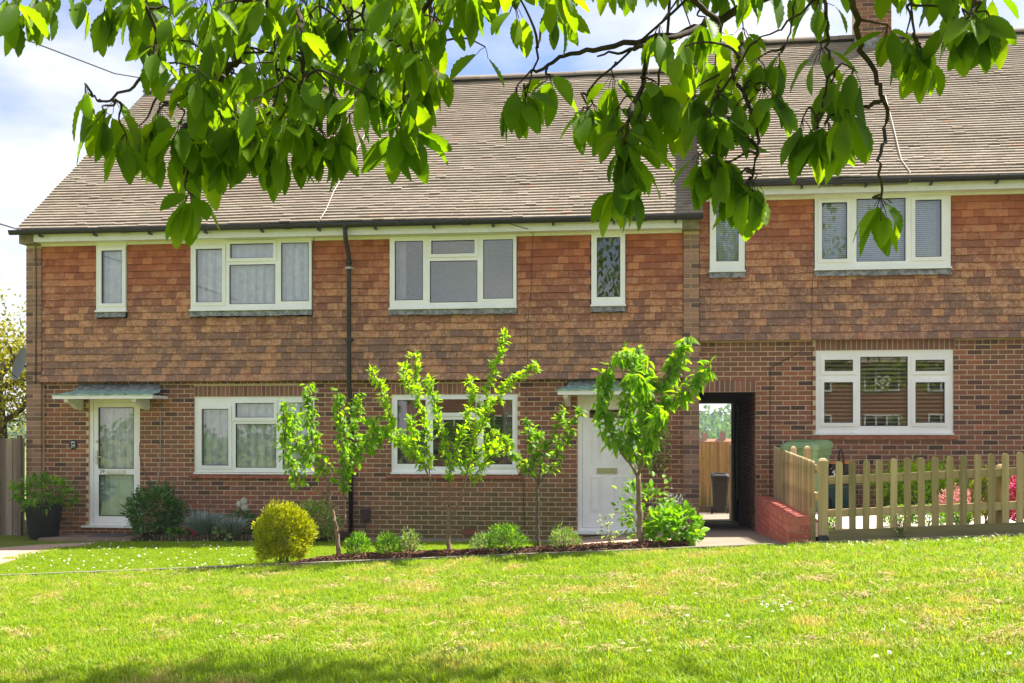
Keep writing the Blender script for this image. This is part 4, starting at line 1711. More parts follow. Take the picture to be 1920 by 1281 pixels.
cable('cable', 'pale aerial cable trailing down the roof above the end window', [roof_pt(690, 240), roof_pt(655, 310), roof_pt(625, 360), roof_pt(612, 392)] + pxl([(600, 412, -.5), (592, 428, -.37)]), .009, 'cable_white')
cable('cable', 'pinkish cable trailing down the higher roof beside the hanging twig', [roof_pt(1660, 180, .06, DZR), roof_pt(1672, 225, .06, DZR), roof_pt(1690, 300, .06, DZR), roof_pt(1706, 322, .06, DZR)] + pxl([(1707, 338, -.5), (1700, 345, -.36), (1640, 348, -.35), (1540, 350, -.35), (1527, 358, -.3)]), .009, 'cable_white')
cable('cable', 'overhead line reaching the left end of the gutter', pxl([(-900, 150, -9), (-400, 305, -7), (-60, 403, -4), (0, 420, -2.5), (30, 429, -.5), (62, 438, -.36)]), .012, 'cable_dark')
cable('cable', 'overhead line crossing the sky above the roof end', pxl([(-900, -330, -8), (-400, -115, -5), (-80, 24, -2.5), (40, 71, -1), (215, 138, 2.0), (420, 172, RIDGE_Y)]), .012, 'cable_dark')
cable('cable', 'black wire dropping down the brick pier at the house end', pxl([(64, 445, -.33), (67, 452, -.13), (68, 560, -.125), (67, 720, -.125)]), .008, 'cable_dark')

# camera under the eaves
sc_ = thing('security_camera', 'small white security camera under the eaves by the wide upper window', 'camera')
cx, cz = at(1524, 364, -.2)
b = MB()
b.tube([(cx, -.10, cz + .03), (cx, -.2, cz)], .012, 8)
b.build('arm', M['white'], sc_)
b = MB()
b.lathe([(0.001, cz - .045), (.03, cz - .035), (.04, cz), (.03, cz + .035), (0.001, cz + .045)], cx, -.2, 14)
b.build('body', M['white'], sc_, True)
b = MB()
b.tube([(cx + .004, -.2, cz), (cx + .006, -.243, cz - .004)], .018, 10)
b.build('lens', M['gasket'], sc_)

# satellite dish on the gable
sd = thing('satellite_dish', 'grey satellite dish on the gable wall behind the corner pier', 'satellite dish')
dxx, dzz = at(43, 684, 0.6)
b = MB()
D0 = Vector((dxx, 0.6, dzz))
nrm = Vector((-.62, -.75, .25)).normalized()
ua = nrm.cross(Vector((0, 0, 1))).normalized()
ub = ua.cross(nrm)
vs = [D0]
for j in range(1, 6):
    r = .27 * j / 5
    for k in range(24):
        a = 2 * PI * k / 24
        vs.append(D0 + ua * r * math.cos(a) + ub * r * 1.1 * math.sin(a) + nrm * (r * r * .9))
fs = [(0, 1 + k, 1 + (k + 1) % 24) for k in range(24)]
for j in range(4):
    for k in range(24):
        fs.append((1 + j * 24 + k, 1 + (j + 1) * 24 + k, 1 + (j + 1) * 24 + (k + 1) % 24, 1 + j * 24 + (k + 1) % 24))
b.mesh(vs, fs)
b.build('dish', M['dish'], sd, True)
b = MB()
b.tube([D0 - nrm * .01, D0 - nrm * .12 + Vector((.04, 0, -.05)), (X_L0 + .02, .55, dzz - .1)], .018, 8)
b.build('bracket', M['cable_dark'], sd)
b = MB()
b.tube([D0 - ub * .27, D0 + nrm * .30 - ub * .12], .01, 6)
b.tube([D0 + nrm * .28 - ub * .12, D0 + nrm * .36 - ub * .08], .03, 8)
b.build('arm', M['dish'], sd)

# heart hanging in the window
hh = thing('heart_ornament', 'grey wicker heart with a small white heart hanging in the window', 'ornament')
hx, hz = at(1655, 716, YG + .12)


def heart(s, n=40):
    return [(hx + s * 16 * math.sin(t) ** 3 / 17, hz + s * (13 * math.cos(t) - 5 * math.cos(2 * t) - 2 * math.cos(3 * t) - math.cos(4 * t)) / 17) for t in lin(0, 2 * PI * (n - 1) / n, n)]


b = MB()
for k, s in enumerate((.118, .11, .102)):
    p = [(x, YG + .12 + .006 * math.sin(i * 1.3 + k * 2), z + .003 * math.sin(i * 2.1 + k)) for i, (x, z) in enumerate(heart(s))]
    b.tube(p + [p[0]], .011, 5)
b.build('wicker_ring', M['blind_grey'], hh, True)
b = MB()
b.prism(heart(.05), YG + .108, YG + .122)
b.build('inner_heart', M['white_paint'], hh)
b = MB()
b.tube([(hx, YG + .115, hz + .05), (hx, YG + .115, oR[3] - .03)], .003, 4)
b.build('cord', M['cable_white'], hh)

# ------------------------------------------------------------------ kerb, bed
kb = put('kerb', None, None, kind='structure')
x = -15.0
while x < 9:
    L = 0.914
    b = MB()
    z0, z1 = kerb_z(x), kerb_z(x + L)
    vs = []
    for zz in (-.2, .05):
        for (xx, yy) in ((x + .003, KERB_Y - .04), (x + L - .003, KERB_Y - .04), (x + L - .003, KERB_Y + .055), (x + .003, KERB_Y + .055)):
            vs.append((xx, yy, kerb_z(xx) + zz + R.uniform(-.003, .003)))
    b.mesh(vs, [(0, 3, 2, 1), (4, 5, 6, 7), (0, 1, 5, 4), (1, 2, 6, 5), (2, 3, 7, 6), (3, 0, 4, 7)])
    b.build('kerb_stone', M['kerb'], kb)
    x += L

BED_Y0, BED_Y1 = KERB_Y + .06, KERB_Y + 0.55
bx0, bx1 = -4.6, 0.12


def bed_edge(x):
    return BED_Y1 + .06 * math.sin(x * 3.1) + .04 * math.sin(x * 7)


def bed_z(x, y):
    u = (y - BED_Y0) / (BED_Y1 - BED_Y0)
    e = smooth(bx0, bx0 + .9, x) * smooth(0, .25, u) * smooth(1.1, .7, u)
    return ground_z(x, y) + .02 + .07 * e + .012 * math.sin(x * 17 + y * 9) * math.sin(y * 23) * e


b = MB()
nxx, nyy = 110, 10
vs, fs = [], []
for i in range(nxx + 1):
    x = bx0 + (bx1 - bx0) * i / nxx
    e = smooth(bx0, bx0 + .7, x)
    for j in range(nyy + 1):
        y = BED_Y0 + (bed_edge(x) - BED_Y0) * (.25 + .75 * e) * j / nyy
        vs.append((x, y, bed_z(x, y)))
fs = [(i * (nyy + 1) + j, (i + 1) * (nyy + 1) + j, (i + 1) * (nyy + 1) + j + 1, i * (nyy + 1) + j + 1) for i in range(nxx) for j in range(nyy)]
b.mesh(vs, fs, .5)
b.build('soil', M['soil'], None, True, kind='structure')
mats = []
for _ in range(5200):
    x = R.uniform(bx0 + .05, bx1)
    e = smooth(bx0, bx0 + .7, x)
    y = BED_Y0 + (bed_edge(x) - BED_Y0) * (.25 + .75 * e) * R.random()
    rot = Matrix.Rotation(R.uniform(0, 2 * PI), 3, 'Z') @ Matrix.Rotation(R.gauss(0, .4), 3, 'X') @ Matrix.Rotation(R.gauss(0, .4), 3, 'Y')
    m = mat34((x, y, bed_z(x, y) + .005 + R.uniform(0, .012)), R.uniform(.02, .055), R.uniform(.008, .02), R.uniform(.004, .009), rot)
    mats.append([list(r) for r in m][:3])
cb = MB()
cb.box(-.5, .5, -.5, .5, -.5, .5, 0)
bv, bf = quads_template(cb)
put('bark_chippings', scatter_mesh('bark_chippings', bv, bf, mats, M['bark_chip']), kind='stuff')

# log-roll edging and soil of the bed under the end house window
lr = thing('log_edging', 'low edging of short upright logs before the end house flower bed', 'edging')
ly = -1.0
lxa, lxb = at(290, 1010, ly)[0], at(628, 1010, ly)[0]
x = lxa
while x < lxb:
    wd = R.uniform(.045, .062)
    h_ = .10 + R.uniform(-.015, .015)
    b = MB()
    yy = ly + .10 * math.sin((x - lxa) * .9)
    g = ground_z(x, yy)
    b.tube([(x, yy, g - .1), (x, yy, g + h_ - .006), (x, yy, g + h_)], [wd / 2, wd / 2, wd / 2 - .006], 9)
    b.build('log', M['log_edge'], lr, True)
    x += wd + .002
b = MB()
b.box(lxa - .3, lxb + .05, ly + .14, -.012, -.5, -.05)
tag(b.build('soil', M['soil']), None, None, None, 'structure')

# ------------------------------------------------------------------ upper garden with red wall and pickets
FX = 1.52            # line of the returning picket fence
FYF = -5.62          # line of the front fence


def terrace_z(x, y):
    f = kerb_z(x) + .03
    return .40 + (max(.40, f) - .40) * smooth(-1.5, -5.6, y)


gx = lin(XW + .16, 9.1, 30)
gy = lin(-5.6, -0.02, 20)
grid_sheet('garden_terrace', gx, gy, terrace_z, M['soil'], kind='structure')
gt = put('patio', None, None, kind='structure')
for i in range(5):
    for j in range(5):
        x0_, y0_ = 1.75 + i * .62, -4.75 + j * .62
        if i + j * .3 > 3.9:
            continue
        b = MB()
        vs = []
        for zz in (.004, .03):
            for (xx, yy) in ((x0_, y0_), (x0_ + .61, y0_), (x0_ + .61, y0_ + .61), (x0_, y0_ + .61)):
                vs.append((xx, yy, terrace_z(xx, yy) + zz))
        b.mesh(vs, [(0, 3, 2, 1), (4, 5, 6, 7), (0, 1, 5, 4), (1, 2, 6, 5), (2, 3, 7, 6), (3, 0, 4, 7)])
        b.build('paving_slab', M['cream_paving'], gt)

rw = thing('red_brick_wall', 'low red painted brick wall edging the path to the passage', 'wall')
yF, yB = -5.72, -0.05
wx0, wx1 = XW, XW + .222


def wall_top(y):
    t = (y - yB) / (yF - yB)
    return .563 + (.628 - .563) * t


b = MB()
prof = [(yF + .012, -.1), (yB, -.3), (yB, wall_top(yB) - .012), (yF + .012, wall_top(yF) - .012)]
b.prism(prof, wx0 + .012, wx1 - .012, .5, Matrix(((0, 1, 0, 0), (1, 0, 0, 0), (0, 0, 1, 0), (0, 0, 0, 1))))
b.build('core', M['mortar'], rw)
# coping of bricks on edge, laid across
n = 74
p = (yB - yF) / n
for i in range(n):
    yy = yF + p * (i + .5)
    m = mat34((wx0 + (wx1 - wx0) / 2, yy, wall_top(yy) + R.uniform(-.004, .003)), wx1 - wx0, .10, p - .0105, Matrix.Rotation(-PI / 2, 3, 'X'))
    b = MB()
    b.brick(-.5, .5, 0, 1, -.5, .5, None, .03, m)
    b.build('coping_brick', M['brick_red'], rw)
sp = []
rotX = Matrix.Rotation(-PI / 2, 3, 'Z')
for k in range(9):
    zc_ = .50 - .0755 * k
    for i in range(27):
        ya = yF + .225 * i - (.1125 if k % 2 else 0) + .005
        yb = min(yB, ya + .217)
        ya = max(yF, ya)
        if yb - ya < .05:
            continue
        sp.append(mat34((wx0 + R.uniform(-.001, .001), (ya + yb) / 2, zc_ + (wall_top((ya + yb) / 2) - .563) - .015), yb - ya, .02, .071, rotX))
me = T_BRICK.data('brick', M['brick_red'])
me.attributes['rnd'].data.foreach_set('value', np.zeros(len(me.polygons), dtype=np.float32))
for m in sp:
    c = m.translation
    if c.z < ground_z(wx0 - .05, c.y) - .06:
        continue
    put('brick', me, rw).matrix_local = m
for zz, cuts in ((.505, [(wx0, wx0 + .10), (wx0 + .11, wx1)]), (.43, [(wx0, wx1)]), (.355, [(wx0, wx0 + .105), (wx0 + .118, wx1)]), (.28, [(wx0, wx1)])):
    for a, c in cuts:
        put('brick', me, rw).matrix_local = mat34(((a + c) / 2, yF - .003, zz - .012), c - a, .03, .066)


def picket_mesh(h, wd=.07, th=.018):
    b = MB()
    ol = [(-wd / 2, 0), (wd / 2, 0), (wd / 2, h - wd / 2)] + [(wd / 2 * math.cos(a), h - wd / 2 + wd / 2 * math.sin(a)) for a in lin(PI / 8, 7 * PI / 8, 7)] + [(-wd / 2, h - wd / 2)]
    b.prism(ol, -th / 2, th / 2, 0)
    return b


pf = thing('picket_fence', 'round-topped picket fence along the front of the raised garden', 'fence')
pm = picket_mesh(.74).data('picket', M['picket'])
px = 1572.0
xlist = []
x = at(1572, 930, FYF)[0]
while x < 5.6:
    xlist.append(x)
    x += .1425


def front_base(x):
    return kerb_z(x) + .165


for x in xlist:
    put('picket', pm, pf, (x, FYF - .030 + R.uniform(-.002, .002), front_base(x) - .01 + R.uniform(-.004, .004)), (0, R.gauss(0, .008), R.gauss(0, .02)))
xa, xb = at(1553, 930, FYF)[0], 5.7


def rail(b, za, zb_, y0, y1, h, lift):
    vs = []
    for zz in (0, h):
        for (xx, yy) in ((xa, y0), (xb, y0), (xb, y1), (xa, y1)):
            vs.append((xx, yy, front_base(xx) + lift + zz))
    b.mesh(vs, [(0, 3, 2, 1), (4, 5, 6, 7), (0, 1, 5, 4), (1, 2, 6, 5), (2, 3, 7, 6), (3, 0, 4, 7)])


for lift, h in ((.13, .085), (.485, .085)):
    b = MB()
    rail(b, 0, 0, FYF - .020, FYF + .018, h, lift)
    b.build('rail', M['picket_rail'], pf)
b = MB()
rail(b, 0, 0, FYF - .048, FYF - .022, .165, -.17)
b.box(wx1 + .004, xlist[0] - .24, FYF - .02, FYF + .004, .1, kerb_z(1.45) + .40)
b.build('gravel_board', M['board_green'], pf)


def post(parent, x, y, z0, z1, s=.1):
    b = MB()
    vs, fs = [], []
    rr = [(z0, s / 2), (z1 - .02, s / 2), (z1, s * .36), (z1 + .012, s * .12)]
    for z, r in rr:
        for sx_, sy_ in ((-1, -1), (1, -1), (1, 1), (-1, 1)):
            vs.append((x + sx_ * r, y + sy_ * r, z))
    for i in range(3):
        for k in range(4):
            fs.append((i * 4 + k, i * 4 + (k + 1) % 4, i * 4 + 4 + (k + 1) % 4, i * 4 + 4 + k))
    fs.append((12, 13, 14, 15))
    b.mesh(vs, fs)
    return b.build('post', M['picket'], parent)


x0p = at(1543, 940, FYF)[0]
zt_ = at(1543, 861, FYF)[1]
post(pf, x0p, FYF, kerb_z(x0p) + .11, zt_)
b = MB()
b.box(x0p - .048, x0p + .048, FYF - .048, FYF + .048, 0, kerb_z(x0p) + .108)
b.build('post_spur', M['grey_pot'], pf)
post(pf, x0p + 1.85, FYF + .075, kerb_z(x0p + 1.85) - .1, front_base(x0p + 1.85) + .6)
post(pf, x0p + 3.7, FYF + .075, kerb_z(x0p + 3.7) - .1, front_base(x0p + 3.7) + .6)

rf_ = thing('picket_fence', 'side run of round-topped pickets standing beside the red brick wall', 'fence')
xs0 = at(1447, 837, -.06)
zt0, zt1 = xs0[1], at(1530, 864, -5.45)[1]
hb, hf = zt0 - (wall_top(0) + .035), zt1 - (wall_top(-5.6) + .035)
n = 38
for i in range(n):
    t = i / (n - 1)
    y = -.10 + (-5.48 + .10) * t
    h = hb + (hf - hb) * t
    bb = MB()
    mp_ = picket_mesh(h)
    o_ = put('picket', mp_.data('picket', M['picket']), rf_, (FX - .055 + R.uniform(-.003, .003), y, wall_top(y) + .035 - .10), (0, 0, PI / 2 + R.gauss(0, .02)))
    o_.scale = (1, 1, (h + .10) / h)
for lift in (.16, .46):
    b = MB()
    vs = []
    for zz in (0, .085):
        for (xx, yy) in ((FX - .044, -.06), (FX - .044, -5.55), (FX - .006, -5.55), (FX - .006, -.06)):
            vs.append((xx, yy, wall_top(yy) + lift + zz))
    b.mesh(vs, [(0, 3, 2, 1), (4, 5, 6, 7), (0, 1, 5, 4), (1, 2, 6, 5), (2, 3, 7, 6), (3, 0, 4, 7)])
    b.build('rail', M['picket_rail'], rf_)
for y in (-.09, -2.0, -3.8):
    post(rf_, FX + .05, y, .2, wall_top(y) + hb + .02, .08)

# ------------------------------------------------------------------ grey fence by the corner, fence beyond the passage
gf = thing('board_fence', 'weathered dark grey board fence beside the end house corner', 'fence')
xx = X_L0 + .02
ztop, zbot = at(30, 822, -.15)[1], -.25
i = 0
while xx > -14.5:
    wd = .105 + R.uniform(-.006, .006)
    b = MB()
    b.box(xx - wd, xx - .004, -.20 + (i % 2) * .012 - .0, -.175 + (i % 2) * .012, zbot, ztop + R.uniform(-.012, .012))
    b.build('board', M['fence_grey'], gf)
    xx -= wd
    i += 1
b = MB()
b.box(-14.5, X_L0 - .03, -.155, -.10, ztop - .3, ztop - .22)
b.box(-14.5, X_L0 - .03, -.155, -.10, .2, .28)
b.build('rail', M['fence_grey'], gf)
b = MB()
b.box(X_L0 - .075, X_L0 - .005, -.26, -.205, zbot, ztop + .05)
b.build('post', M['fence_grey'], gf)

BY = 15.2
of = thing('featheredge_fence', 'tall orange brown fence of upright boards seen through the passage', 'fence')
fx0, fzt = at(1290, 828, BY)
fx1 = at(1372, 828, BY)[0]
zbt = -.62
x = fx0
while x < fx1 + 2.0:
    b = MB()
    b.mesh([(x, BY - .012, zbt + .17), (x + .104, BY - .012, zbt + .17), (x + .104, BY + .01, zbt + .17), (x, BY + .01, zbt + .17),
            (x, BY - .026, fzt), (x + .104, BY - .012, fzt), (x + .104, BY + .01, fzt), (x, BY + .01, fzt)],
           [(0, 3, 2, 1), (4, 5, 6, 7), (0, 1, 5, 4), (1, 2, 6, 5), (2, 3, 7, 6), (3, 0, 4, 7)])
    b.build('board', M['fence_orange'], of)
    x += .109
b = MB()
b.box(fx0, fx1 + 2, BY - .03, BY - .006, zbt - .05, zbt + .168)
b.build('gravel_board', M['board_green'], of)
gw = thing('garden_wall', 'orange brick garden wall continuing beyond the passage', 'wall')
b = MB()
gx0 = XW + .005
b.box(gx0 + .011, gx0 + .22, 8.6, 9.9, -.9, 1.3)
b.build('core', M['mortar'], gw)
sp = []
for m in brick_specs(8.6, 9.9, -.8, 1.3, [], 0, .05):
    p = m.translation
    s = m.to_scale()
    sp.append(mat34((gx0, p.x, p.z), s.x, .03, s.z, rotL))
bv, bf = quads_template(T_BRICK)
put('brickwork', scatter_mesh('brickwork', bv, bf, np.array([[list(r) for r in m][:3] for m in sp]), M['brick_pier']), gw, kind='stuff')


# ------------------------------------------------------------------ bins
def wheelie(name, label, cat, loc, rz, mat, lidmat, W=.56, Dp=.62, H=.98):
    t = thing(name, label, cat, loc, None, rz)
    b = MB()
    w0, w1, d0, d1 = W * .41, W * .5, Dp * .36, Dp * .5
    lv = [(0.04, w0, d0), (.1, w0 * 1.01, d0 * 1.02), (H * .86, w1 * .97, d1 * .96), (H * .865, w1 * 1.03, d1 * 1.03), (H, w1 * 1.05, d1 * 1.05)]
    vs, fs = [], []
    for z, a, d in lv:
        c = .05
        pts = [(-a + c, -d), (a - c, -d), (a, -d + c), (a, d - c), (a - c, d), (-a + c, d), (-a, d - c), (-a, -d + c)]
        vs += [(x, y, z) for x, y in pts]
    for i in range(len(lv) - 1):
        for k in range(8):
            fs.append((i * 8 + k, i * 8 + (k + 1) % 8, i * 8 + 8 + (k + 1) % 8, i * 8 + 8 + k))
    fs.append(tuple(range(7, -1, -1)))
    fs.append(tuple(32 + k for k in range(8)))
    b.mesh(vs, fs)
    b.build('body', M[mat], t)
    b = MB()
    a, d = w1 * 1.12, d1 * 1.12
    lv = [(H - .035, a, d), (H + .015, a, d), (H + .045, a * .95, d * .95), (H + .075, a * .8, d * .78)]
    vs, fs = [], []
    for z, a_, d_ in lv:
        c = .06
        pts = [(-a_ + c, -d_), (a_ - c, -d_), (a_, -d_ + c), (a_, d_ - c), (a_ - c, d_), (-a_ + c, d_), (-a_, d_ - c), (-a_, -d_ + c)]
        vs += [(x, y, z + (.02 if y > 0 else -.012)) for x, y in pts]
    for i in range(3):
        for k in range(8):
            fs.append((i * 8 + k, i * 8 + (k + 1) % 8, i * 8 + 8 + (k + 1) % 8, i * 8 + 8 + k))
    fs.append(tuple(24 + k for k in range(8)))
    b.mesh(vs, fs)
    b.box(-W * .18, W * .18, -d - .035, -d + .01, H - .02, H + .012)
    b.box(-W * .32, W * .32, -d * .3, d * .72, H + .078, H + .092)
    b.build('lid', M[lidmat], t)
    b = MB()
    for sx_ in (-1, 1):
        b.tube([(sx_ * W * .36, d1 * 1.05, H - .02), (sx_ * W * .36, d1 * 1.35, H + .015)], .02, 8)
    b.tube([(-W * .42, d1 * 1.35, H + .015), (W * .42, d1 * 1.35, H + .015)], .018, 8)
    b.build('handle', M[lidmat], t)
    for sx_ in (-1, 1):
        b = MB()
        b.tube([(sx_ * (w0 + .0), d0 * .95, .1), (sx_ * (w0 + .05), d0 * .95, .1)], .1, 18)
        b.build('wheel', M['black_plastic'], t)
    return t


gbY = -1.35
gX, _ = at(1513, 900, gbY)
gH = at(1513, 838, gbY)[1] - .40
gb = wheelie('wheelie_bin', 'green wheelie bin behind the side pickets under the window', 'bin', (gX, gbY, .405), math.radians(-28), 'bin_green', 'bin_green', .50, .60, gH)
b = MB()
b.lathe([(0.001, 0), (.085, 0), (.085, .004), (.001, .0041)], 0, 0, 24)
stk = b.build('sticker', M['blue_sticker'], gb)
stk.location = (.02, -.60 * .487, gH * .76)
stk.rotation_euler = (PI / 2 - .06, 0, 0)
bb_ = wheelie('wheelie_bin', 'black wheelie bin standing at the far end of the passage', 'bin', (at(1350, 960, 13.9)[0], 13.9, ground_z(1, 13.9)), 0, 'bin_black', 'bin_black', .44, .5, 1.0)

tb_ = thing('recycling_box', 'dark teal recycling box standing against the brick under the window', 'box', (at(1577, 950, -.9)[0], -.85, .415))
b = MB()
vs, fs = [], []
for z, a, d in ((0, .17, .13), (.30, .20, .16), (.305, .215, .175), (.345, .215, .175), (.345, .20, .16), (.05, .165, .125)):
    vs += [(-a, -d, z), (a, -d, z), (a, d, z), (-a, d, z)]
for i in range(5):
    for k in range(4):
        fs.append((i * 4 + k, i * 4 + (k + 1) % 4, i * 4 + 4 + (k + 1) % 4, i * 4 + 4 + k))
fs += [(3, 2, 1, 0), (20, 21, 22, 23)]
b.mesh(vs, fs)
b.build('body', M['teal'], tb_)
b = MB()
b.box(-.20, .20, -.165, .165, .346, .362)
b.build('lid', M['black_plastic'], tb_)
fc = thing('food_caddy', 'black food caddy with an orange lid, standing on the teal box', 'caddy', (at(1574, 880, -.85)[0], -.86, .415 + .363))
b = MB()
vs, fs = [], []
for z, a, d in ((0, .125, .115), (.30, .165, .15)):
    c = .03
    vs += [(-a + c, -d, z), (a - c, -d, z), (a, -d + c, z), (a, d - c, z), (a - c, d, z), (-a + c, d, z), (-a, d - c, z), (-a, -d + c, z)]
fs = [(k, (k + 1) % 8, 8 + (k + 1) % 8, 8 + k) for k in range(8)] + [tuple(range(7, -1, -1)), tuple(range(8, 16))]
b.mesh(vs, fs)
b.build('body', M['bin_black'], fc)
b = MB()
b.box(-.175, .175, -.16, .16, .301, .325)
b.box(-.16, .16, -.145, .145, .3255, .338)
b.build('lid', M['orange'], fc)
b = MB()
hp = [(-.0, -.02 - .0, .25)] + [(.02 * math.sin(a) - .01, -.165, .30 + .20 * math.sin(a)) for a in lin(.2, PI - .2, 9)]
b.tube([(-.02, -.165, .24), (-.03, -.17, .38), (-.02, -.165, .49), (.0, -.16, .515), (.02, -.165, .49), (.035, -.17, .38), (.035, -.165, .24)], .013, 8)
b.build('handle', M['black_plastic'], fc, True)
text('figure', '3', .19, (-.11, -.143, .17), M['letter_white'], fc, (PI / 2 - .12, 0, 0))


# ------------------------------------------------------------------ leaves
def leaf_template(rows, fold=.25, droop=.25, corr=0.0, curl=0.0, serr=0.0):
    """leaf along +x, unit length; rows = (t, half width)"""
    b = MB()
    vs = []
    n = len(rows)
    for i, (t, hw) in enumerate(rows):
        z = -droop * t * t + (corr if i % 2 else -corr) * (1 if 0 < i < n - 1 else 0)
        h = hw * (1 + (serr if i % 2 else -serr))
        tw = curl * (t - .4)
        vs += [(t, -h, z + fold * h + tw * h), (t, 0, z - (corr * .5 if i % 2 else 0)), (t, h, z + fold * h - tw * h)]
    fs = []
    for i in range(n - 1):
        a = i * 3
        fs += [(a, a + 1, a + 4, a + 3), (a + 1, a + 2, a + 5, a + 4)]
    b.mesh(vs, fs, 0)
    return b


def ovate(n, w, tip=1.0, peak=.42):
    out = []
    for i in range(n):
        t = i / (n - 1)
        if t < peak:
            s = math.sin(t / peak * PI / 2) ** .75
        else:
            u = (t - peak) / (1 - peak)
            s = math.cos(u * PI / 2) ** (.8 * tip)
        out.append((t, max(.004, w * s)))
    return out


LT_BIG = [leaf_template(ovate(15, .245, .9, .5), f, d, .006, c, .05) for f, d, c in ((.35, .22, .12), (.15, .35, -.2), (.5, .12, .25), (.28, .05, -.1))]
LT_MED = [leaf_template(ovate(7, .2, 1.1, .42), f, d, .004, c) for f, d, c in ((.3, .35, .1), (.2, .2, -.15), (.5, .5, .2))]
LT_ROUND = [leaf_template(ovate(6, .29, 1.0, .42), f, d, .0, c) for f, d, c in ((.35, .25, .1), (.2, .1, -.2), (.5, .4, .2))]
LT_NARROW = [leaf_template(ovate(5, .15, 1.2, .45), f, d, .0, c) for f, d, c in ((.4, .25, .1), (.2, -.15, -.1), (.5, .4, .1))]
LT_TINY = [leaf_template([(0, .05), (.45, .26), (1, .01)], .3, .2)]
LT_STRAP = [leaf_template([(0, .02), (.35, .035), (.7, .03), (1, .003)], .3, .45)]


def leaf_mat(loc, d, nh, L, wscale=1.0):
    d = d.normalized()
    y = nh.cross(d)
    if y.length < 1e-3:
        y = Vector((0, 1, 0)).cross(d)
    y.normalize()
    n = d.cross(y)
    m = Matrix(((d.x * L, y.x * L * wscale, n.x * L, loc[0]), (d.y * L, y.y * L * wscale, n.y * L, loc[1]), (d.z * L, y.z * L * wscale, n.z * L, loc[2]), (0, 0, 0, 1)))
    return m


def rv(s=1.0):
    return Vector((R.gauss(0, s), R.gauss(0, s), R.gauss(0, s)))


def scatter_multi(name, tmpls, items, mat, parent=None, **kw):
    """items: (variant, Matrix)"""
    Vs, Fs, Rs, off = [], [], [], 0
    for k, t in enumerate(tmpls):
        ms = [[list(r) for r in m][:3] for v, m in items if v == k]
        if not ms:
            continue
        bv, bf = quads_template(t)
        ms = np.array(ms)
        V = np.einsum('nij,vj->nvi', ms[:, :, :3], bv) + ms[:, None, :, 3]
        N = len(ms)
        Fs.append((bf[None] + (np.arange(N) * len(bv))[:, None, None]).reshape(-1, 4) + off)
        Vs.append(V.reshape(-1, 3))
        Rs.append(np.repeat(NR.random(N), len(bf)))
        off += N * len(bv)
    me = np_mesh(name, np.concatenate(Vs), np.concatenate(Fs), mat, np.concatenate(Rs), True)
    return put(name, me, parent, **kw)


def leaves(parent, tmpls, items, mat, loose, limit=300):
    """items: (variant, world Matrix); parent is an Empty with no rotation"""
    inv = Matrix.Translation(-parent.location)
    sc = []
    for i, (v, m) in enumerate(items):
        px, py, d = proj(*m.translation)
        ok = d > .3 and -10 < px < 1930 and -10 < py < 1290
        sc.append((-(m.to_3x3().col[0].length / d) if ok else 1, i))
    sc.sort()
    pick = set(i for s, i in sc[:limit] if s < 0)
    datas = []
    for t in tmpls:
        me = t.data('leaf', mat, True)
        me.attributes['rnd'].data.foreach_set('value', np.zeros(len(me.polygons), dtype=np.float32))
        datas.append(me)
    rest = []
    for i, (v, m) in enumerate(items):
        if i in pick:
            put('leaf', datas[v], parent).matrix_local = inv @ m
        else:
            rest.append((v, inv @ m))
    if rest:
        scatter_multi(loose, tmpls, rest, mat, parent, kind='stuff')


# ------------------------------------------------------------------ young trees in the bed
def smooth_path(pts, n=5):
    """Catmull-Rom through the points"""
    P = [Vector(p) for p in pts]
    P = [P[0] * 2 - P[1]] + P + [P[-1] * 2 - P[-2]]
    out = []
    for i in range(1, len(P) - 2):
        for k in range(n):
            t = k / n
            a, b, c, d = P[i - 1], P[i], P[i + 1], P[i + 2]
            out.append(.5 * ((2 * b) + (c - a) * t + (2 * a - 5 * b + 4 * c - d) * t * t + (3 * b - a - 3 * c + d) * t ** 3))
    out.append(P[-2])
    return out


def young_tree(name, label, base, limbs, Y, leafspec, mat, bark, r0, depth):
    X0 = at(*base, Y)[0]
    z0 = ground_z(X0, Y)
    t = thing(name, label, 'tree', (X0, Y, z0), 'young trees along the mulched bed')
    off = t.location
    b = MB()
    items = []
    for li, (pts, r_a, r_b, lstart, dy) in enumerate(limbs):
        n = len(pts)
        P = []
        for i, p in enumerate(pts):
            y = Y + dy * depth * (i / max(1, n - 1)) ** 1.2
            x, z = at(p[0], p[1], y)
            P.append(Vector((x, y, z)))
        if li == 0:
            P[0] = Vector((X0, Y, z0 - .03))
        S = smooth_path(P, 6)
        m = len(S)
        S = [p + (rv(.006) if 0 < i < m - 1 else Vector()) for i, p in enumerate(S)]
        rad = [r_a + (r_b - r_a) * i / (m - 1) for i in range(m)]
        if li == 0:
            rad[0] *= 1.25
        b.tube([p - off for p in S], rad, 8)
        if lstart is None:
            continue
        # leaves along the limb on short shoots
        L = [0]
        for i in range(1, m):
            L.append(L[-1] + (S[i] - S[i - 1]).length)
        s = L[-1] * lstart
        while s < L[-1]:
            i = max(k for k in range(m) if L[k] <= s)
            i = min(i, m - 2)
            f = (s - L[i]) / max(1e-6, L[i + 1] - L[i])
            p = S[i].lerp(S[i + 1], f)
            ax = (S[i + 1] - S[i]).normalized()
            end = s / L[-1]
            for it in leafspec(p, ax, end):
                items.append(it)
                if R.random() < .35:
                    q = it[1].translation
                    b.tube([p - off, q - off], .003, 4, None, False)
            s += leafspec.step * R.uniform(.7, 1.3)
        # end tuft
        for _ in range(2):
            for it in leafspec(S[-1] + ax * .02, ax, 1):
                items.append(it)
    b.build('trunk', M[bark], t, True)
    leaves(t, leafspec.tm, items, M[mat], 'foliage', 300)
    return t


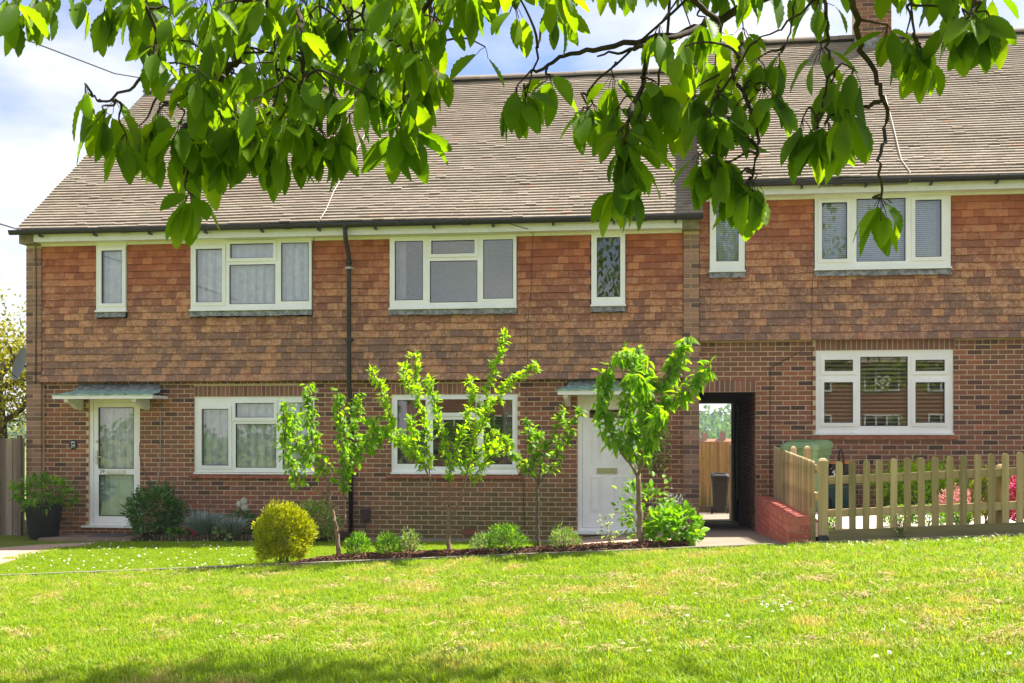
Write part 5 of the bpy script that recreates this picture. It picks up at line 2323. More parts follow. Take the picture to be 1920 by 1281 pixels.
class Spec:
    def __init__(s, tm, step, k, L, droop, out, spread, wscale=1.0, fwd=0.0):
        s.tm, s.step, s.k, s.L, s.droop, s.out, s.spread, s.ws, s.fwd = tm, step, k, L, droop, out, spread, wscale, fwd

    def __call__(s, p, ax, end):
        out = []
        a = rv()
        side = ax.cross(a).normalized()
        sh = p + side * R.uniform(.0, s.out) * (1.1 - .5 * end)
        for _ in range(R.randint(*s.k)):
            d = side * R.uniform(.2, 1) + rv(s.spread) + Vector((0, 0, -s.droop * R.uniform(.4, 1.4))) + ax * s.fwd
            q = sh + rv(s.out * .22)
            nh = Vector((0, 0, 1)) + rv(.35)
            out.append((R.randrange(len(s.tm)), leaf_mat(q, d, nh, R.uniform(*s.L), s.ws * R.uniform(.85, 1.2))))
        return out


TY = KERB_Y + .30
young_tree('pear_tree', 'young tree with drooping rounded leaves, next to the downpipe', (637, 1052), [
    ([(637, 1052), (631, 999), (626, 971), (618, 939), (614, 905)], .028, .016, None, 0),
    ([(618, 939), (590, 917), (562, 900), (543, 862), (534, 815), (537, 757)], .012, .004, .3, -.6),
    ([(614, 905), (604, 875), (588, 836), (579, 776), (577, 722)], .012, .004, .12, .3),
    ([(631, 999), (645, 982), (647, 955), (643, 910), (646, 860), (641, 805), (634, 736)], .014, .004, .33, -.3),
    ([(645, 900), (660, 855), (670, 799), (668, 742)], .008, .003, .1, .6),
    ([(662, 860), (690, 832), (703, 805), (697, 785)], .006, .003, .15, -.7),
    ([(668, 840), (705, 820), (722, 800), (736, 798)], .006, .003, .2, .4),
    ([(604, 880), (565, 850), (550, 800), (553, 778)], .007, .003, .2, .9),
], TY, Spec(LT_ROUND, .0145, (3, 5), (.048, .078), .75, .10, .5), 'leaf_pear', 'bark', .028, .5)

young_tree('plum_tree', 'widest young tree, vase-shaped with narrow leaves before the middle window', (842, 1050), [
    ([(842, 1050), (841, 980), (842, 950)], .027, .021, None, 0),
    ([(842, 958), (815, 917), (784, 855), (740, 805), (721, 742), (699, 700)], .012, .003, .3, -.6),
    ([(815, 917), (802, 875), (799, 805), (784, 742), (777, 668)], .010, .003, .15, .4),
    ([(842, 950), (843, 899), (840, 855), (824, 799), (812, 742), (806, 716)], .012, .003, .2, -.2),
    ([(841, 975), (862, 939), (877, 880), (884, 836), (905, 780), (925, 700), (946, 632)], .013, .003, .25, .5),
    ([(884, 836), (920, 770), (955, 725), (1002, 690)], .008, .003, .15, -.5),
    ([(877, 880), (905, 838), (938, 815), (952, 842)], .007, .003, .15, .3),
    ([(843, 899), (858, 850), (868, 800), (880, 770)], .006, .003, .2, .8),
    ([(784, 855), (760, 830), (735, 822), (715, 808)], .006, .003, .15, .3),
    ([(784, 742), (765, 720), (757, 690)], .005, .003, .1, -.6),
    ([(905, 780), (890, 750), (885, 715)], .005, .003, .1, .6),
    ([(805, 880), (780, 860), (776, 820), (770, 790)], .006, .003, .15, -.9),
    ([(862, 939), (885, 900), (925, 850), (935, 830)], .006, .003, .3, .9),
], TY, Spec(LT_NARROW, .021, (4, 6), (.06, .095), -.15, .05, .55, 1.15, .5), 'leaf_plum', 'bark', .027, .55)

young_tree('apple_tree', 'smallest young tree, thin and leafy only at the top, left of the white door', (1012, 1043), [
    ([(1012, 1043), (1009, 985), (1008, 940), (1008, 902)], .021, .014, None, 0),
    ([(1008, 905), (992, 882), (976, 862), (962, 850)], .008, .003, .3, -.4),
    ([(1008, 902), (1003, 880), (998, 845), (990, 795)], .008, .003, .2, .4),
    ([(1008, 910), (1030, 880), (1045, 850), (1062, 812), (1088, 772)], .009, .003, .2, -.3),
    ([(1010, 900), (1018, 860), (1040, 815), (1056, 772)], .008, .003, .2, .5),
    ([(1018, 860), (1015, 830), (1003, 808)], .005, .003, .1, .9),
], TY, Spec(LT_MED, .032, (3, 5), (.07, .105), .25, .045, .5, 1.1, .3), 'leaf_apple', 'bark_grey', .021, .4)

young_tree('cherry_sapling', 'young cherry with long drooping leaves, in front of the white panelled door', (1202, 1038), [
    ([(1202, 1038), (1199, 965), (1196, 889)], .036, .028, None, 0),
    ([(1196, 895), (1172, 856), (1151, 825), (1136, 790), (1128, 740), (1138, 690)], .017, .005, .28, -.5),
    ([(1197, 889), (1206, 850), (1212, 795), (1215, 740), (1205, 690), (1195, 655)], .020, .005, .35, .1),
    ([(1212, 795), (1238, 765), (1268, 748), (1300, 718), (1328, 690)], .013, .004, .15, -.3),
    ([(1215, 745), (1245, 715), (1268, 680), (1284, 640)], .011, .004, .2, .4),
    ([(1199, 885), (1182, 820), (1176, 770), (1183, 700), (1172, 660)], .011, .004, .1, .8),
    ([(1206, 850), (1218, 830), (1228, 800), (1240, 770)], .008, .004, .1, -.8),
    ([(1205, 690), (1180, 668), (1160, 668)], .008, .003, .1, -.5),
    ([(1213, 780), (1200, 730), (1190, 700)], .008, .003, .1, -1),
], TY, Spec(LT_MED, .0155, (3, 5), (.085, .135), .55, .085, .45, 1.0), 'leaf_young', 'bark', .036, .55)


# ------------------------------------------------------------------ shrubs
def foliage(parent, name, tm, mat, n, fn, L, wscale=1.0):
    items = []
    for _ in range(n):
        p, d = fn()
        nh = Vector((0, 0, 1)) + rv(.6)
        items.append((R.randrange(len(tm)), leaf_mat(p, d, nh, R.uniform(*L), wscale)))
    return scatter_multi(name, tm, items, M[mat], parent, kind='stuff')


def dome(rx, ry, rz, z0=0.0, lump=.18, up=.5, ragged=.1, fill=.55):
    ph = [R.uniform(0, 6) for _ in range(6)]

    def f():
        while True:
            v = rv().normalized()
            if v.z > -.8:
                break
        a = math.atan2(v.y, v.x)
        k = 1 + lump * (math.sin(3 * a + ph[0] + 3 * v.z) * .5 + math.sin(5 * a + ph[1] - 4 * v.z) * .35 + math.sin(7 * v.z + ph[2] + 2 * a) * .35)
        r = (fill + (1 - fill) * R.random() ** .5) * k + R.gauss(0, ragged) * .5
        p = Vector((v.x * rx * r, v.y * ry * r, max(.01, z0 + rz * .5 + v.z * rz * .5 * r)))
        d = v + rv(.5) + Vector((0, 0, up))
        return p, d
    return f


def stems(parent, n, r, h, mat='stem', spread=1.0, rad=.006):
    b = MB()
    for _ in range(n):
        a = R.uniform(0, 2 * PI)
        q = R.uniform(.2, 1) * r * spread
        b.tube([(R.gauss(0, r * .15), R.gauss(0, r * .15), -.02), (q * .5 * math.cos(a), q * .5 * math.sin(a), h * .45), (q * math.cos(a), q * math.sin(a), h * R.uniform(.7, 1))], [rad, rad * .8, rad * .4], 5)
    return b.build('stem', M[mat], parent, True)


def shrub(name, label, cat, px, pybase, Y, wpx, hpx, tm, mat, n, L, ws=1.0, group=None, stem='stem', lump=.18, up=.5, fill=.55, z=None, nst=9, ragged=.1):
    if Y is None:
        X, Y = on_ground(px, pybase)
    X = at(px, pybase, Y)[0]
    gz = ground_z(X, Y) if z is None else z
    s = proj(X, Y, gz)
    k = s[2] / F_PX
    rx, h = wpx * k / 2, hpx * k
    t = thing(name, label, cat, (X, Y, gz), group)
    stems(t, nst, rx, h * .75, stem)
    foliage(t, 'foliage', tm, mat, n, dome(rx, rx * .9, h, 0, lump, up, ragged, fill), L, ws)
    return t


BEDG = 'small shrubs along the mulched bed'
shrub('golden_bush', 'rounded golden yellow bush at the left end of the mulched bed', 'bush', 531, 1060, KERB_Y + .42, 108, 112, LT_TINY, 'leaf_gold', 11000, (.022, .045), 1.0, None, 'bark_grey', .15, .9, .68, nst=14, ragged=.11)
shrub('dark_shrub', 'dark glossy shrub on the right side of the stone step', 'shrub', 290, 1016, -.72, 104, 100, LT_ROUND, 'leaf_dark', 2600, (.045, .07), 1.0, None, 'bark_grey', .25, .4, .5)
shrub('variegated_shrub', 'pale variegated shrub behind the golden bush', 'shrub', 592, 1006, -1.25, 92, 76, LT_MED, 'leaf_var', 1900, (.045, .075), 1.0, None, 'stem', .2, .3)
shrub('green_shrub', 'low dark green shrub under the end house window, below the white flower heads', 'shrub', 456, 1002, -.5, 74, 52, LT_MED, 'leaf_dark', 800, (.04, .065), 1.0, None, 'stem', .2, .5)
shrub('leafy_plant', 'low broad-leaved plant spilling over the log edging', 'plant', 423, 1012, -.92, 46, 26, LT_ROUND, 'leaf_grey', 70, (.06, .10), 1.0, None, 'stem', .2, .3)
shrub('leafy_plant', 'small bright green plant by the log edging beside the dark shrub', 'plant', 330, 1014, -.9, 40, 24, LT_ROUND, 'leaf_mid', 90, (.04, .07), 1.0, None, 'stem', .2, .3)
for (p_, lab, wpx, hpx, n) in ((385, 'blue grey tuft of fine leaves between the dark shrub and the alliums', 66, 42, 500), (440, 'silvery tuft of strap leaves in front of the low green shrub', 52, 34, 380)):
    X = at(p_, 1008, -.7)[0]
    t = thing('grass_tuft', lab, 'plant', (X, -.75 if p_ < 400 else -.86, -.06))
    k = proj(X, -.75, 0)[2] / F_PX

    def ff(rx=wpx * k / 2, h=hpx * k):
        a = R.uniform(0, 2 * PI)
        q = R.random() * rx * .6
        return Vector((q * math.cos(a), q * math.sin(a) * .6, R.uniform(0, .25) * h)), Vector((math.cos(a) * .5, math.sin(a) * .5, R.uniform(.5, 1.4)))
    foliage(t, 'foliage', LT_STRAP, 'leaf_silver', n, ff, (hpx * k * .6, hpx * k * 1.05))

shrub('low_shrub', 'bushy fresh green shrub in the bed right beside the pear tree trunk', 'shrub', 672, 1055, TY + .05, 42, 56, LT_NARROW, 'leaf_mid', 800, (.03, .055), 1, BEDG, lump=.2, up=.9)
shrub('low_shrub', 'green shrub in the bed, second from the pear tree trunk', 'shrub', 728, 1054, TY, 46, 52, LT_NARROW, 'leaf_mid', 900, (.03, .05), 1, BEDG, lump=.2, up=.9)
shrub('low_shrub', 'sparse straw-stemmed grey shrub just left of the plum tree trunk', 'shrub', 768, 1053, TY + .06, 42, 58, LT_NARROW, 'leaf_grey', 420, (.03, .055), 1, BEDG, 'bark', .3, 1.2, .4, nst=26)
shrub('low_shrub', 'smaller round grey green shrub just right of the plum tree trunk', 'shrub', 905, 1050, TY + .02, 46, 46, LT_NARROW, 'leaf_grey', 750, (.025, .045), 1, BEDG, lump=.15, up=.8)
shrub('low_shrub', 'largest bright green shrub of the bed, left of the apple tree', 'shrub', 948, 1049, TY, 72, 60, LT_NARROW, 'leaf_mid', 1300, (.03, .05), 1, BEDG, lump=.2, up=.9)
shrub('low_shrub', 'twiggy grey green lavender-like shrub right of the apple tree', 'shrub', 1058, 1046, TY, 56, 50, LT_NARROW, 'leaf_grey', 800, (.03, .055), .8, BEDG, 'bark', .2, 1.3, .45, nst=30)
shrub('rose_stem', 'thin small-leaved rose stem in the bed before the white door', 'plant', 1142, 1040, TY + .02, 38, 74, LT_ROUND, 'leaf_var', 60, (.03, .05), 1, None, 'stem', .4, .4, .2, nst=4)
shrub('hydrangea', 'bright broad-leaved hydrangea at the right end of the mulched bed', 'shrub', 1265, 1035, TY + .12, 96, 76, LT_ROUND, 'leaf_hydrangea', 330, (.08, .13), 1.0, None, 'stem', .15, .35, .55)
shrub('tall_shrub', 'open leafy shrub between the white door and the brick pier', 'shrub', 1212, 1022, -3.6, 110, 128, LT_ROUND, 'leaf_mid', 260, (.07, .11), .95, None, 'bark_grey', .35, .3, .35, nst=14, ragged=.2)
shrub('silver_plant', 'silvery plant in front of the brick pier behind the hydrangea', 'plant', 1262, 1015, -2.6, 50, 88, LT_NARROW, 'leaf_silver', 280, (.04, .07), 1, None, 'stem', .3, .9, .35, nst=10)
shrub('climber', 'variegated climber on the brick between the white door and the pier', 'climber', 1232, 888, -.22, 46, 86, LT_ROUND, 'leaf_var', 420, (.035, .06), 1, None, 'stem', .3, .2, .4, z=at(1232, 888, -.22)[1])

# alliums
for (px_, py_, lab) in ((457, 940, 'topmost round white allium head above the low green shrub'), (449, 946, 'left white allium head, half hidden by its neighbours'), (459, 952, 'lowest round white allium head above the low green shrub')):
    Y = -.55 + (.05 if px_ == 449 else 0)
    X, Z = at(px_, py_, Y)
    t = thing('allium', lab, 'flower', (X, Y, -.05), 'white alliums in the flower bed')
    b = MB()
    b.tube([(0, 0, 0), (.01, 0, (Z + .05) * .5), (0, 0, Z + .05)], .006, 6)
    b.build('stem', M['stem'], t, True)
    b = MB()
    b.lathe([(.036 * math.sin(a) + .0005, Z + .05 - .036 * math.cos(a)) for a in lin(0, PI, 9)], 0, 0, 12)
    b.build('flower_core', M['petal_white'], t, True)

    def ff(zc=Z + .05):
        v = rv().normalized()
        return Vector((0, 0, zc)) + v * .042, v + rv(.4)
    foliage(t, 'flower_head', LT_TINY, 'petal_white', 420, ff, (.012, .02))
X, Z = at(362, 999, -.95)
t = thing('red_flower', 'single red flower at the log edging', 'flower', (X, -.95, -.14))
b = MB()
b.tube([(0, 0, 0), (0, 0, Z + .14)], .004, 5)
b.build('stem', M['stem'], t)
foliage(t, 'flower_head', LT_TINY, 'leaf_red', 60, lambda: (Vector((0, 0, Z + .14)) + rv(.012), rv()), (.02, .035))
X, Z = at(340, 993, -.75)
t = thing('garden_light', 'small grey solar light standing in the end house flower bed', 'garden light', (X, -.75, -.06))
b = MB()
b.lathe([(.008, 0), (.008, .05), (.03, .055), (.032, .12), (.04, .122), (.04, .13), (.001, .14)], 0, 0, 12)
b.build('lamp_body', M['metal'], t, True)

# potted plant
X, _ = at(82, 990, -.62)
pz = ground_z(X, -.62) + .012
kk = proj(X, -.62, pz)[2] / F_PX
t = thing('plant_pot', 'large slate grey plant pot between the grey fence and stone step', 'pot', (X, -.62, pz))
b = MB()
ph = 62 * kk
b.lathe([(.001, 0), (26 * kk, 0), (34 * kk, ph * .95), (36 * kk, ph * .96), (36.5 * kk, ph), (33 * kk, ph), (32 * kk, ph * .9), (.001, ph * .88)], 0, 0, 28)
b.build('pot', M['grey_pot'], t, True)
b = MB()
b.lathe([(.001, ph * .895), (31.5 * kk, ph * .895)], 0, 0, 20)
b.build('compost', M['soil'], t)
t2 = thing('potted_plant', 'leafy bright green plant growing in the slate grey pot', 'plant', (X, -.62, pz + ph * .9))
stems(t2, 12, 42 * kk, 45 * kk)
foliage(t2, 'foliage', LT_MED, 'leaf_mid', 420, dome(54 * kk, 48 * kk, 62 * kk, -.04, .25, .1), (.08, .13), 1.15)

# upper garden plants
TG = .40
shrub('garden_shrub', 'loose bright green shrub against the brick behind the front pickets', 'shrub', 1722, 958, -1.1, 172, 88, LT_MED, 'leaf_plum', 2200, (.06, .10), 1, None, 'bark_grey', .3, .7, .35, z=TG, nst=16, ragged=.18)
for (px_, w_, h_, lab) in ((1664, 62, 34, 'left one of the clipped green mounds behind the front pickets'), (1722, 74, 36, 'middle one of the clipped green mounds behind the front pickets'), (1778, 50, 34, 'right one of the clipped green mounds behind the front pickets')):
    shrub('green_mound', lab, 'shrub', px_ + 20, 1000, -4.6 + R.uniform(0, .3), w_, h_ + 6, LT_TINY, 'leaf_mid', 1500, (.02, .035), 1, 'clipped mounds in the raised garden', 'stem', .1, .8, .6, z=terrace_z(3.3, -4.6))
shrub('conifer', 'left of the two yellow-tipped dwarf conifers behind the pickets', 'conifer', 1850, 1000, -4.5, 56, 102, LT_NARROW, 'leaf_conifer', 2600, (.03, .06), .6, 'dwarf conifers in the raised garden', 'stem', .12, 2.5, .6, z=terrace_z(4.2, -4.5))
shrub('conifer', 'right of the two yellow-tipped dwarf conifers behind the pickets', 'conifer', 1882, 998, -4.2, 46, 96, LT_NARROW, 'leaf_conifer', 2200, (.03, .06), .6, 'dwarf conifers in the raised garden', 'stem', .12, 2.5, .6, z=terrace_z(4.2, -4.2))
shrub('azalea', 'vivid pink azalea at the far end of the front pickets', 'shrub', 1915, 998, -4.7, 58, 92, LT_ROUND, 'leaf_pink', 1100, (.03, .05), 1.2, None, 'stem', .2, .5, .55, z=terrace_z(4.3, -4.7))
shrub('azalea', 'small pink azalea beside the left dwarf conifer', 'shrub', 1824, 965, -2.6, 34, 46, LT_ROUND, 'leaf_pink', 420, (.03, .05), 1.2, None, 'stem', .2, .5, .5, z=TG + .05)
shrub('heather', 'faded pink heather spreading behind the front pickets', 'shrub', 1796, 998, -3.6, 70, 64, LT_TINY, 'leaf_palepink', 1300, (.025, .045), 1.2, None, 'bark', .25, .6, .5, z=terrace_z(3.6, -3.6))
shrub('small_plant', 'small green plant behind the corner post of the front pickets', 'plant', 1563, 1002, -5.2, 26, 32, LT_TINY, 'leaf_mid', 420, (.02, .035), 1, None, 'stem', .2, .8, .5, z=terrace_z(1.8, -5.2))
shrub('wild_plant', 'thin wispy weed climbing in front of the front pickets', 'weed', 1688, 1014, FYF - .09, 34, 70, LT_TINY, 'leaf_var', 130, (.018, .03), 1, None, 'stem', .5, .6, .2, nst=7)


# ------------------------------------------------------------------ trees farther off
def far_tree(name, label, X, Y, zb, h, r, n, L, mat, tm, barkm='bark_grey', crown_z=.55, group=None, nl=9, gaps=.25):
    t = thing(name, label, 'tree', (X, Y, zb), group)
    b = MB()
    b.tube([(0, 0, -.2), (.02 * h, 0, h * .25), (-.01 * h, .02 * h, h * .5)], [h * .028, h * .02, h * .013], 9)
    tips = []
    for k in range(nl):
        a = 2 * PI * k / nl + R.uniform(-.3, .3)
        el = R.uniform(.2, 1.2)
        z0 = h * R.uniform(.22, .5)
        d = Vector((math.cos(a) * math.cos(el), math.sin(a) * math.cos(el), math.sin(el)))
        ln = r * R.uniform(.7, 1.15)
        p0 = Vector((0, 0, z0))
        pts = [p0, p0 + d * ln * .5 + rv(r * .06), p0 + d * ln + Vector((0, 0, .15 * r)) + rv(r * .08)]
        b.tube(pts, [h * .012, h * .007, h * .002], 6)
        for q in range(4):
            s = pts[1].lerp(pts[2], R.random())
            e = s + (d + rv(.6)).normalized() * r * R.uniform(.25, .5)
            b.tube([s, s.lerp(e, .5) + rv(r * .03), e], [h * .004, h * .003, h * .001], 5)
            tips += [s, s.lerp(e, .5), e]
        tips += pts[1:]
    b.build('trunk', M[barkm], t, True)
    items = []
    for _ in range(n):
        c = R.choice(tips)
        p = c + rv(r * gaps * .6)
        items.append((R.randrange(len(tm)), leaf_mat(p, rv() + Vector((0, 0, .1)), Vector((0, 0, 1)) + rv(.6), R.uniform(*L))))
    scatter_multi('crown', tm, items, M[mat], t, kind='stuff')
    return t


xt, _ = at(-12, 800, 5.0)
far_tree('spring_tree', 'tree in yellow spring leaf beyond the grey fence', xt + .05, 5.0, -.4, 6.7, 1.65, 8500, (.06, .10), 'leaf_yellow_tree', LT_ROUND, nl=12, gaps=.42)
xt, _ = at(-150, 800, 8.0)
far_tree('spring_tree', 'second yellow leaved tree farther along the grey fence', xt - .8, 8.0, -.5, 4.6, 1.8, 6500, (.06, .10), 'leaf_yellow_tree', LT_ROUND, nl=11)
xa_, za_ = at(1318, 800, 19)
far_tree('small_tree', 'pale green young tree left of the chimneys beyond the passage fence', xa_, 19, -.8, 3.1, .55, 900, (.07, .12), 'leaf_plum', LT_ROUND)
xa_, za_ = at(1365, 790, 17)
far_tree('small_tree', 'slender green tree right of the chimneys beyond the passage fence', xa_ + .05, 17, -.7, 3.2, .4, 600, (.07, .11), 'leaf_mid', LT_NARROW)

fh = thing('far_house', 'distant red roofed house with two chimneys beyond the passage', 'house', (at(1340, 820, 150)[0], 150, -5.5))
b = MB()
b.box(-6, 6, 0, 8, 0, 4.3)
b.build('wall', M['far_wall'], fh)
b = MB()
b.prism([(-.5, 4.2), (8.5, 4.2), (4, 6.4)], -6.3, 6.3, .5, Matrix(((0, 1, 0, 0), (1, 0, 0, 0), (0, 0, 1, 0), (0, 0, 0, 1))))
fr_ = b.build('roof', M['red_roof'], fh)
for cx_ in (-1.3, 1.2):
    b = MB()
    b.box(cx_ - .4, cx_ + .4, 3.6, 4.4, 5.9, 7.2)
    b.box(cx_ - .3, cx_ - .1, 3.9, 4.1, 7.2, 7.5)
    b.box(cx_ + .1, cx_ + .3, 3.9, 4.1, 7.2, 7.5)
    b.build('chimney', M['red_roof'], fr_)

items = []
for _ in range(420):
    Y = R.uniform(300, 480)
    X = R.uniform(-260, 180)
    gz = ground_z(0, Y)
    hh_, rr_ = R.uniform(5, 9), R.uniform(3, 5)
    for _ in range(45):
        v = rv().normalized()
        p = Vector((X + v.x * rr_, Y + v.y * rr_, gz + hh_ * .55 + v.z * hh_ * .5))
        items.append((0, leaf_mat(p, rv(), v + rv(.3), R.uniform(1.2, 2.4), 1.6)))
scatter_multi('far_wood', LT_TINY, items, M['leaf_dark'], kind='stuff')

# ------------------------------------------------------------------ overhanging cherry tree
TRX, TRY = 3.3, -18.6
TRZ = ground_z(TRX, TRY)
ct = thing('cherry_tree', 'large leafed cherry tree whose boughs hang over the lawn', 'tree', (TRX, TRY, TRZ))
TO = ct.location


def fp(px, py, d):
    Y = -CAMD + d
    x, z = at(px, py, Y)
    return Vector((x, Y, z))


b = MB()
fork = Vector((TRX - .05, TRY + .1, TRZ + 2.4))
b.tube([p - TO for p in smooth_path([(TRX, TRY, TRZ - .2), (TRX + .04, TRY, TRZ + .9), tuple(fork)], 6)], [.24] + [.19 - .004 * i for i in range(12)], 14)
hubs = {
    'a': fp(1480, -150, 4.0), 'b': fp(1000, -230, 3.9), 'c': fp(560, -200, 3.7), 'd': fp(1640, -120, 3.7), 'e': fp(200, -190, 3.6), 'f': fp(1850, -140, 3.6),
}
up1 = fork + Vector((-.5, .5, .9))
b.tube([p - TO for p in smooth_path([tuple(fork), tuple(up1), tuple(hubs['a'] + Vector((.3, .1, .15))), tuple(hubs['a']), tuple(hubs['b']), tuple(hubs['c']), tuple(hubs['e'])], 6)], [.13 - .0028 * i for i in range(37)], 10)
b.tube([p - TO for p in smooth_path([tuple(fork), tuple(fork + Vector((-.25, .7, .5))), tuple(hubs['f']), tuple(hubs['d'])], 6)], [.09 - .0035 * i for i in range(19)], 9)
limb_ends = []
for dx_, dy_, dz_ in ((-2.6, -1.5, 3.2), (-1.2, 2.5, 4.2), (.8, -2, 3.6), (2.4, .6, 3.2), (3.6, .4, 1.5), (-3.4, .8, 3.6), (-.6, 5.6, 3.9), (-2.1, 8.25, 4.4)):
    e = fork + Vector((dx_, dy_, dz_))
    b.tube([p - TO for p in smooth_path([tuple(fork), tuple(fork + Vector((dx_ * .35, dy_ * .3, dz_ * .5))), tuple(e)], 6)], [.11 - .0075 * i for i in range(13)], 9)
    limb_ends.append(e)
b.build('trunk', M['bark_dark'], ct, True)

BR_ = [
    ('c', [(470, -20), (447, 95), (420, 142), (392, 200), (330, 262), (343, 312), (356, 362)], 3.5, .013),
    ('c', [(420, 142), (360, 195), (300, 196)], 3.45, .006),
    ('c', [(392, 200), (425, 215), (460, 235)], 3.45, .006),
    ('a', [(1500, -40), (1370, 25), (1300, 55), (1235, 72), (1130, 90), (1060, 105), (1005, 135)], 3.8, .014),
    ('a', [(1310, 52), (1235, 78), (1180, 95), (1120, 106)], 3.75, .008),
    ('a', [(1216, 76), (1206, 150), (1176, 230), (1172, 300), (1170, 345)], 3.7, .008),
    ('a', [(1300, -10), (1345, 50), (1355, 110), (1392, 170), (1420, 250), (1415, 310), (1400, 345)], 3.6, .009),
    ('a', [(1392, 80), (1380, 130), (1330, 200)], 3.6, .006),
    ('d', [(1600, -20), (1604, 40), (1625, 110), (1656, 182), (1660, 240), (1649, 300), (1652, 372)], 3.4, .009),
    ('d', [(1655, 182), (1628, 200), (1582, 205), (1550, 225)], 3.4, .006),
    ('d', [(1545, -20), (1550, 60), (1552, 130), (1540, 200), (1530, 240)], 3.5, .006),
    ('b', [(812, -20), (815, 60), (822, 100), (805, 118), (790, 150)], 3.6, .007),
    ('c', [(690, -20), (680, 40), (700, 100)], 3.6, .007),
    ('b', [(1250, -20), (1236, 110), (1237, 170), (1262, 203)], 3.9, .006),
    ('a', [(1490, 0), (1482, 60), (1465, 100)], 3.7, .005),
    ('d', [(1532, -5), (1480, 42), (1420, 76)], 3.8, .006),
    ('c', [(640, 0), (662, 80), (675, 105)], 3.5, .007),
    ('c', [(560, 20), (568, 150), (552, 200)], 3.4, .007),
    ('e', [(230, -60), (290, 60), (260, 150), (205, 190), (165, 175)], 3.3, .007),
    ('b', [(1030, -40), (1020, 40), (1000, 120), (985, 185)], 3.7, .006),
    ('b', [(740, 30), (760, 120), (752, 235)], 3.4, .006),
    ('f', [(1840, -60), (1830, 0), (1812, 36)], 3.3, .008),
    ('d', [(1700, -40), (1712, 40), (1722, 95)], 3.5, .006),
    ('c', [(500, -20), (520, 130), (505, 255)], 3.5, .006),
    ('b', [(1330, -60), (1120, 150), (1110, 195)], 3.9, .006),
    ('e', [(40, -120), (30, -60), (22, -15)], 3.2, .007),
]
NODES_ = []
for hub, pts, d, r in BR_:
    P = [fp(x, y, d + .12 * math.sin(i * 1.7 + x)) for i, (x, y) in enumerate(pts)]
    if pts[0][1] <= 10:
        P = [hubs[hub], hubs[hub].lerp(P[0], .5) + rv(.03)] + P
    S = smooth_path([tuple(p) for p in P], 5)
    m = len(S)
    bb = MB()
    bb.tube([p - TO + (rv(.004) if 0 < i < m - 1 else Vector()) for i, p in enumerate(S)], [r * (1.25 - .9 * i / (m - 1)) for i in range(m)], 7)
    bb.build('branch', M['bark_dark'], ct, True)
    NODES_ += S[3:]

SIL = [(100, -40), (140, -5), (165, 20), (172, 55), (215, 70), (225, 160), (290, 175), (320, 300), (440, 335), (455, 300), (485, 330), (545, 345), (560, 305), (640, 322), (660, 300), (690, 240), (725, 280), (780, 310), (815, 270), (820, 200), (842, 175), (850, 92), (880, 82), (948, 62), (960, 225), (1005, 235), (1060, 205), (1066, 85), (1110, 50), (1170, 58), (1182, 130), (1240, 160), (1300, 220), (1420, 230), (1450, 130), (1470, 60), (1525, 70), (1540, 190), (1610, 210), (1650, 130), (1720, 150), (1760, 125), (1830, 100), (1900, 90), (1915, 30), (1990, -60)]


def sil(x):
    for (a, ya), (c, yb) in zip(SIL, SIL[1:]):
        if a <= x <= c:
            return ya + (yb - ya) * (x - a) / (c - a)
    return -80


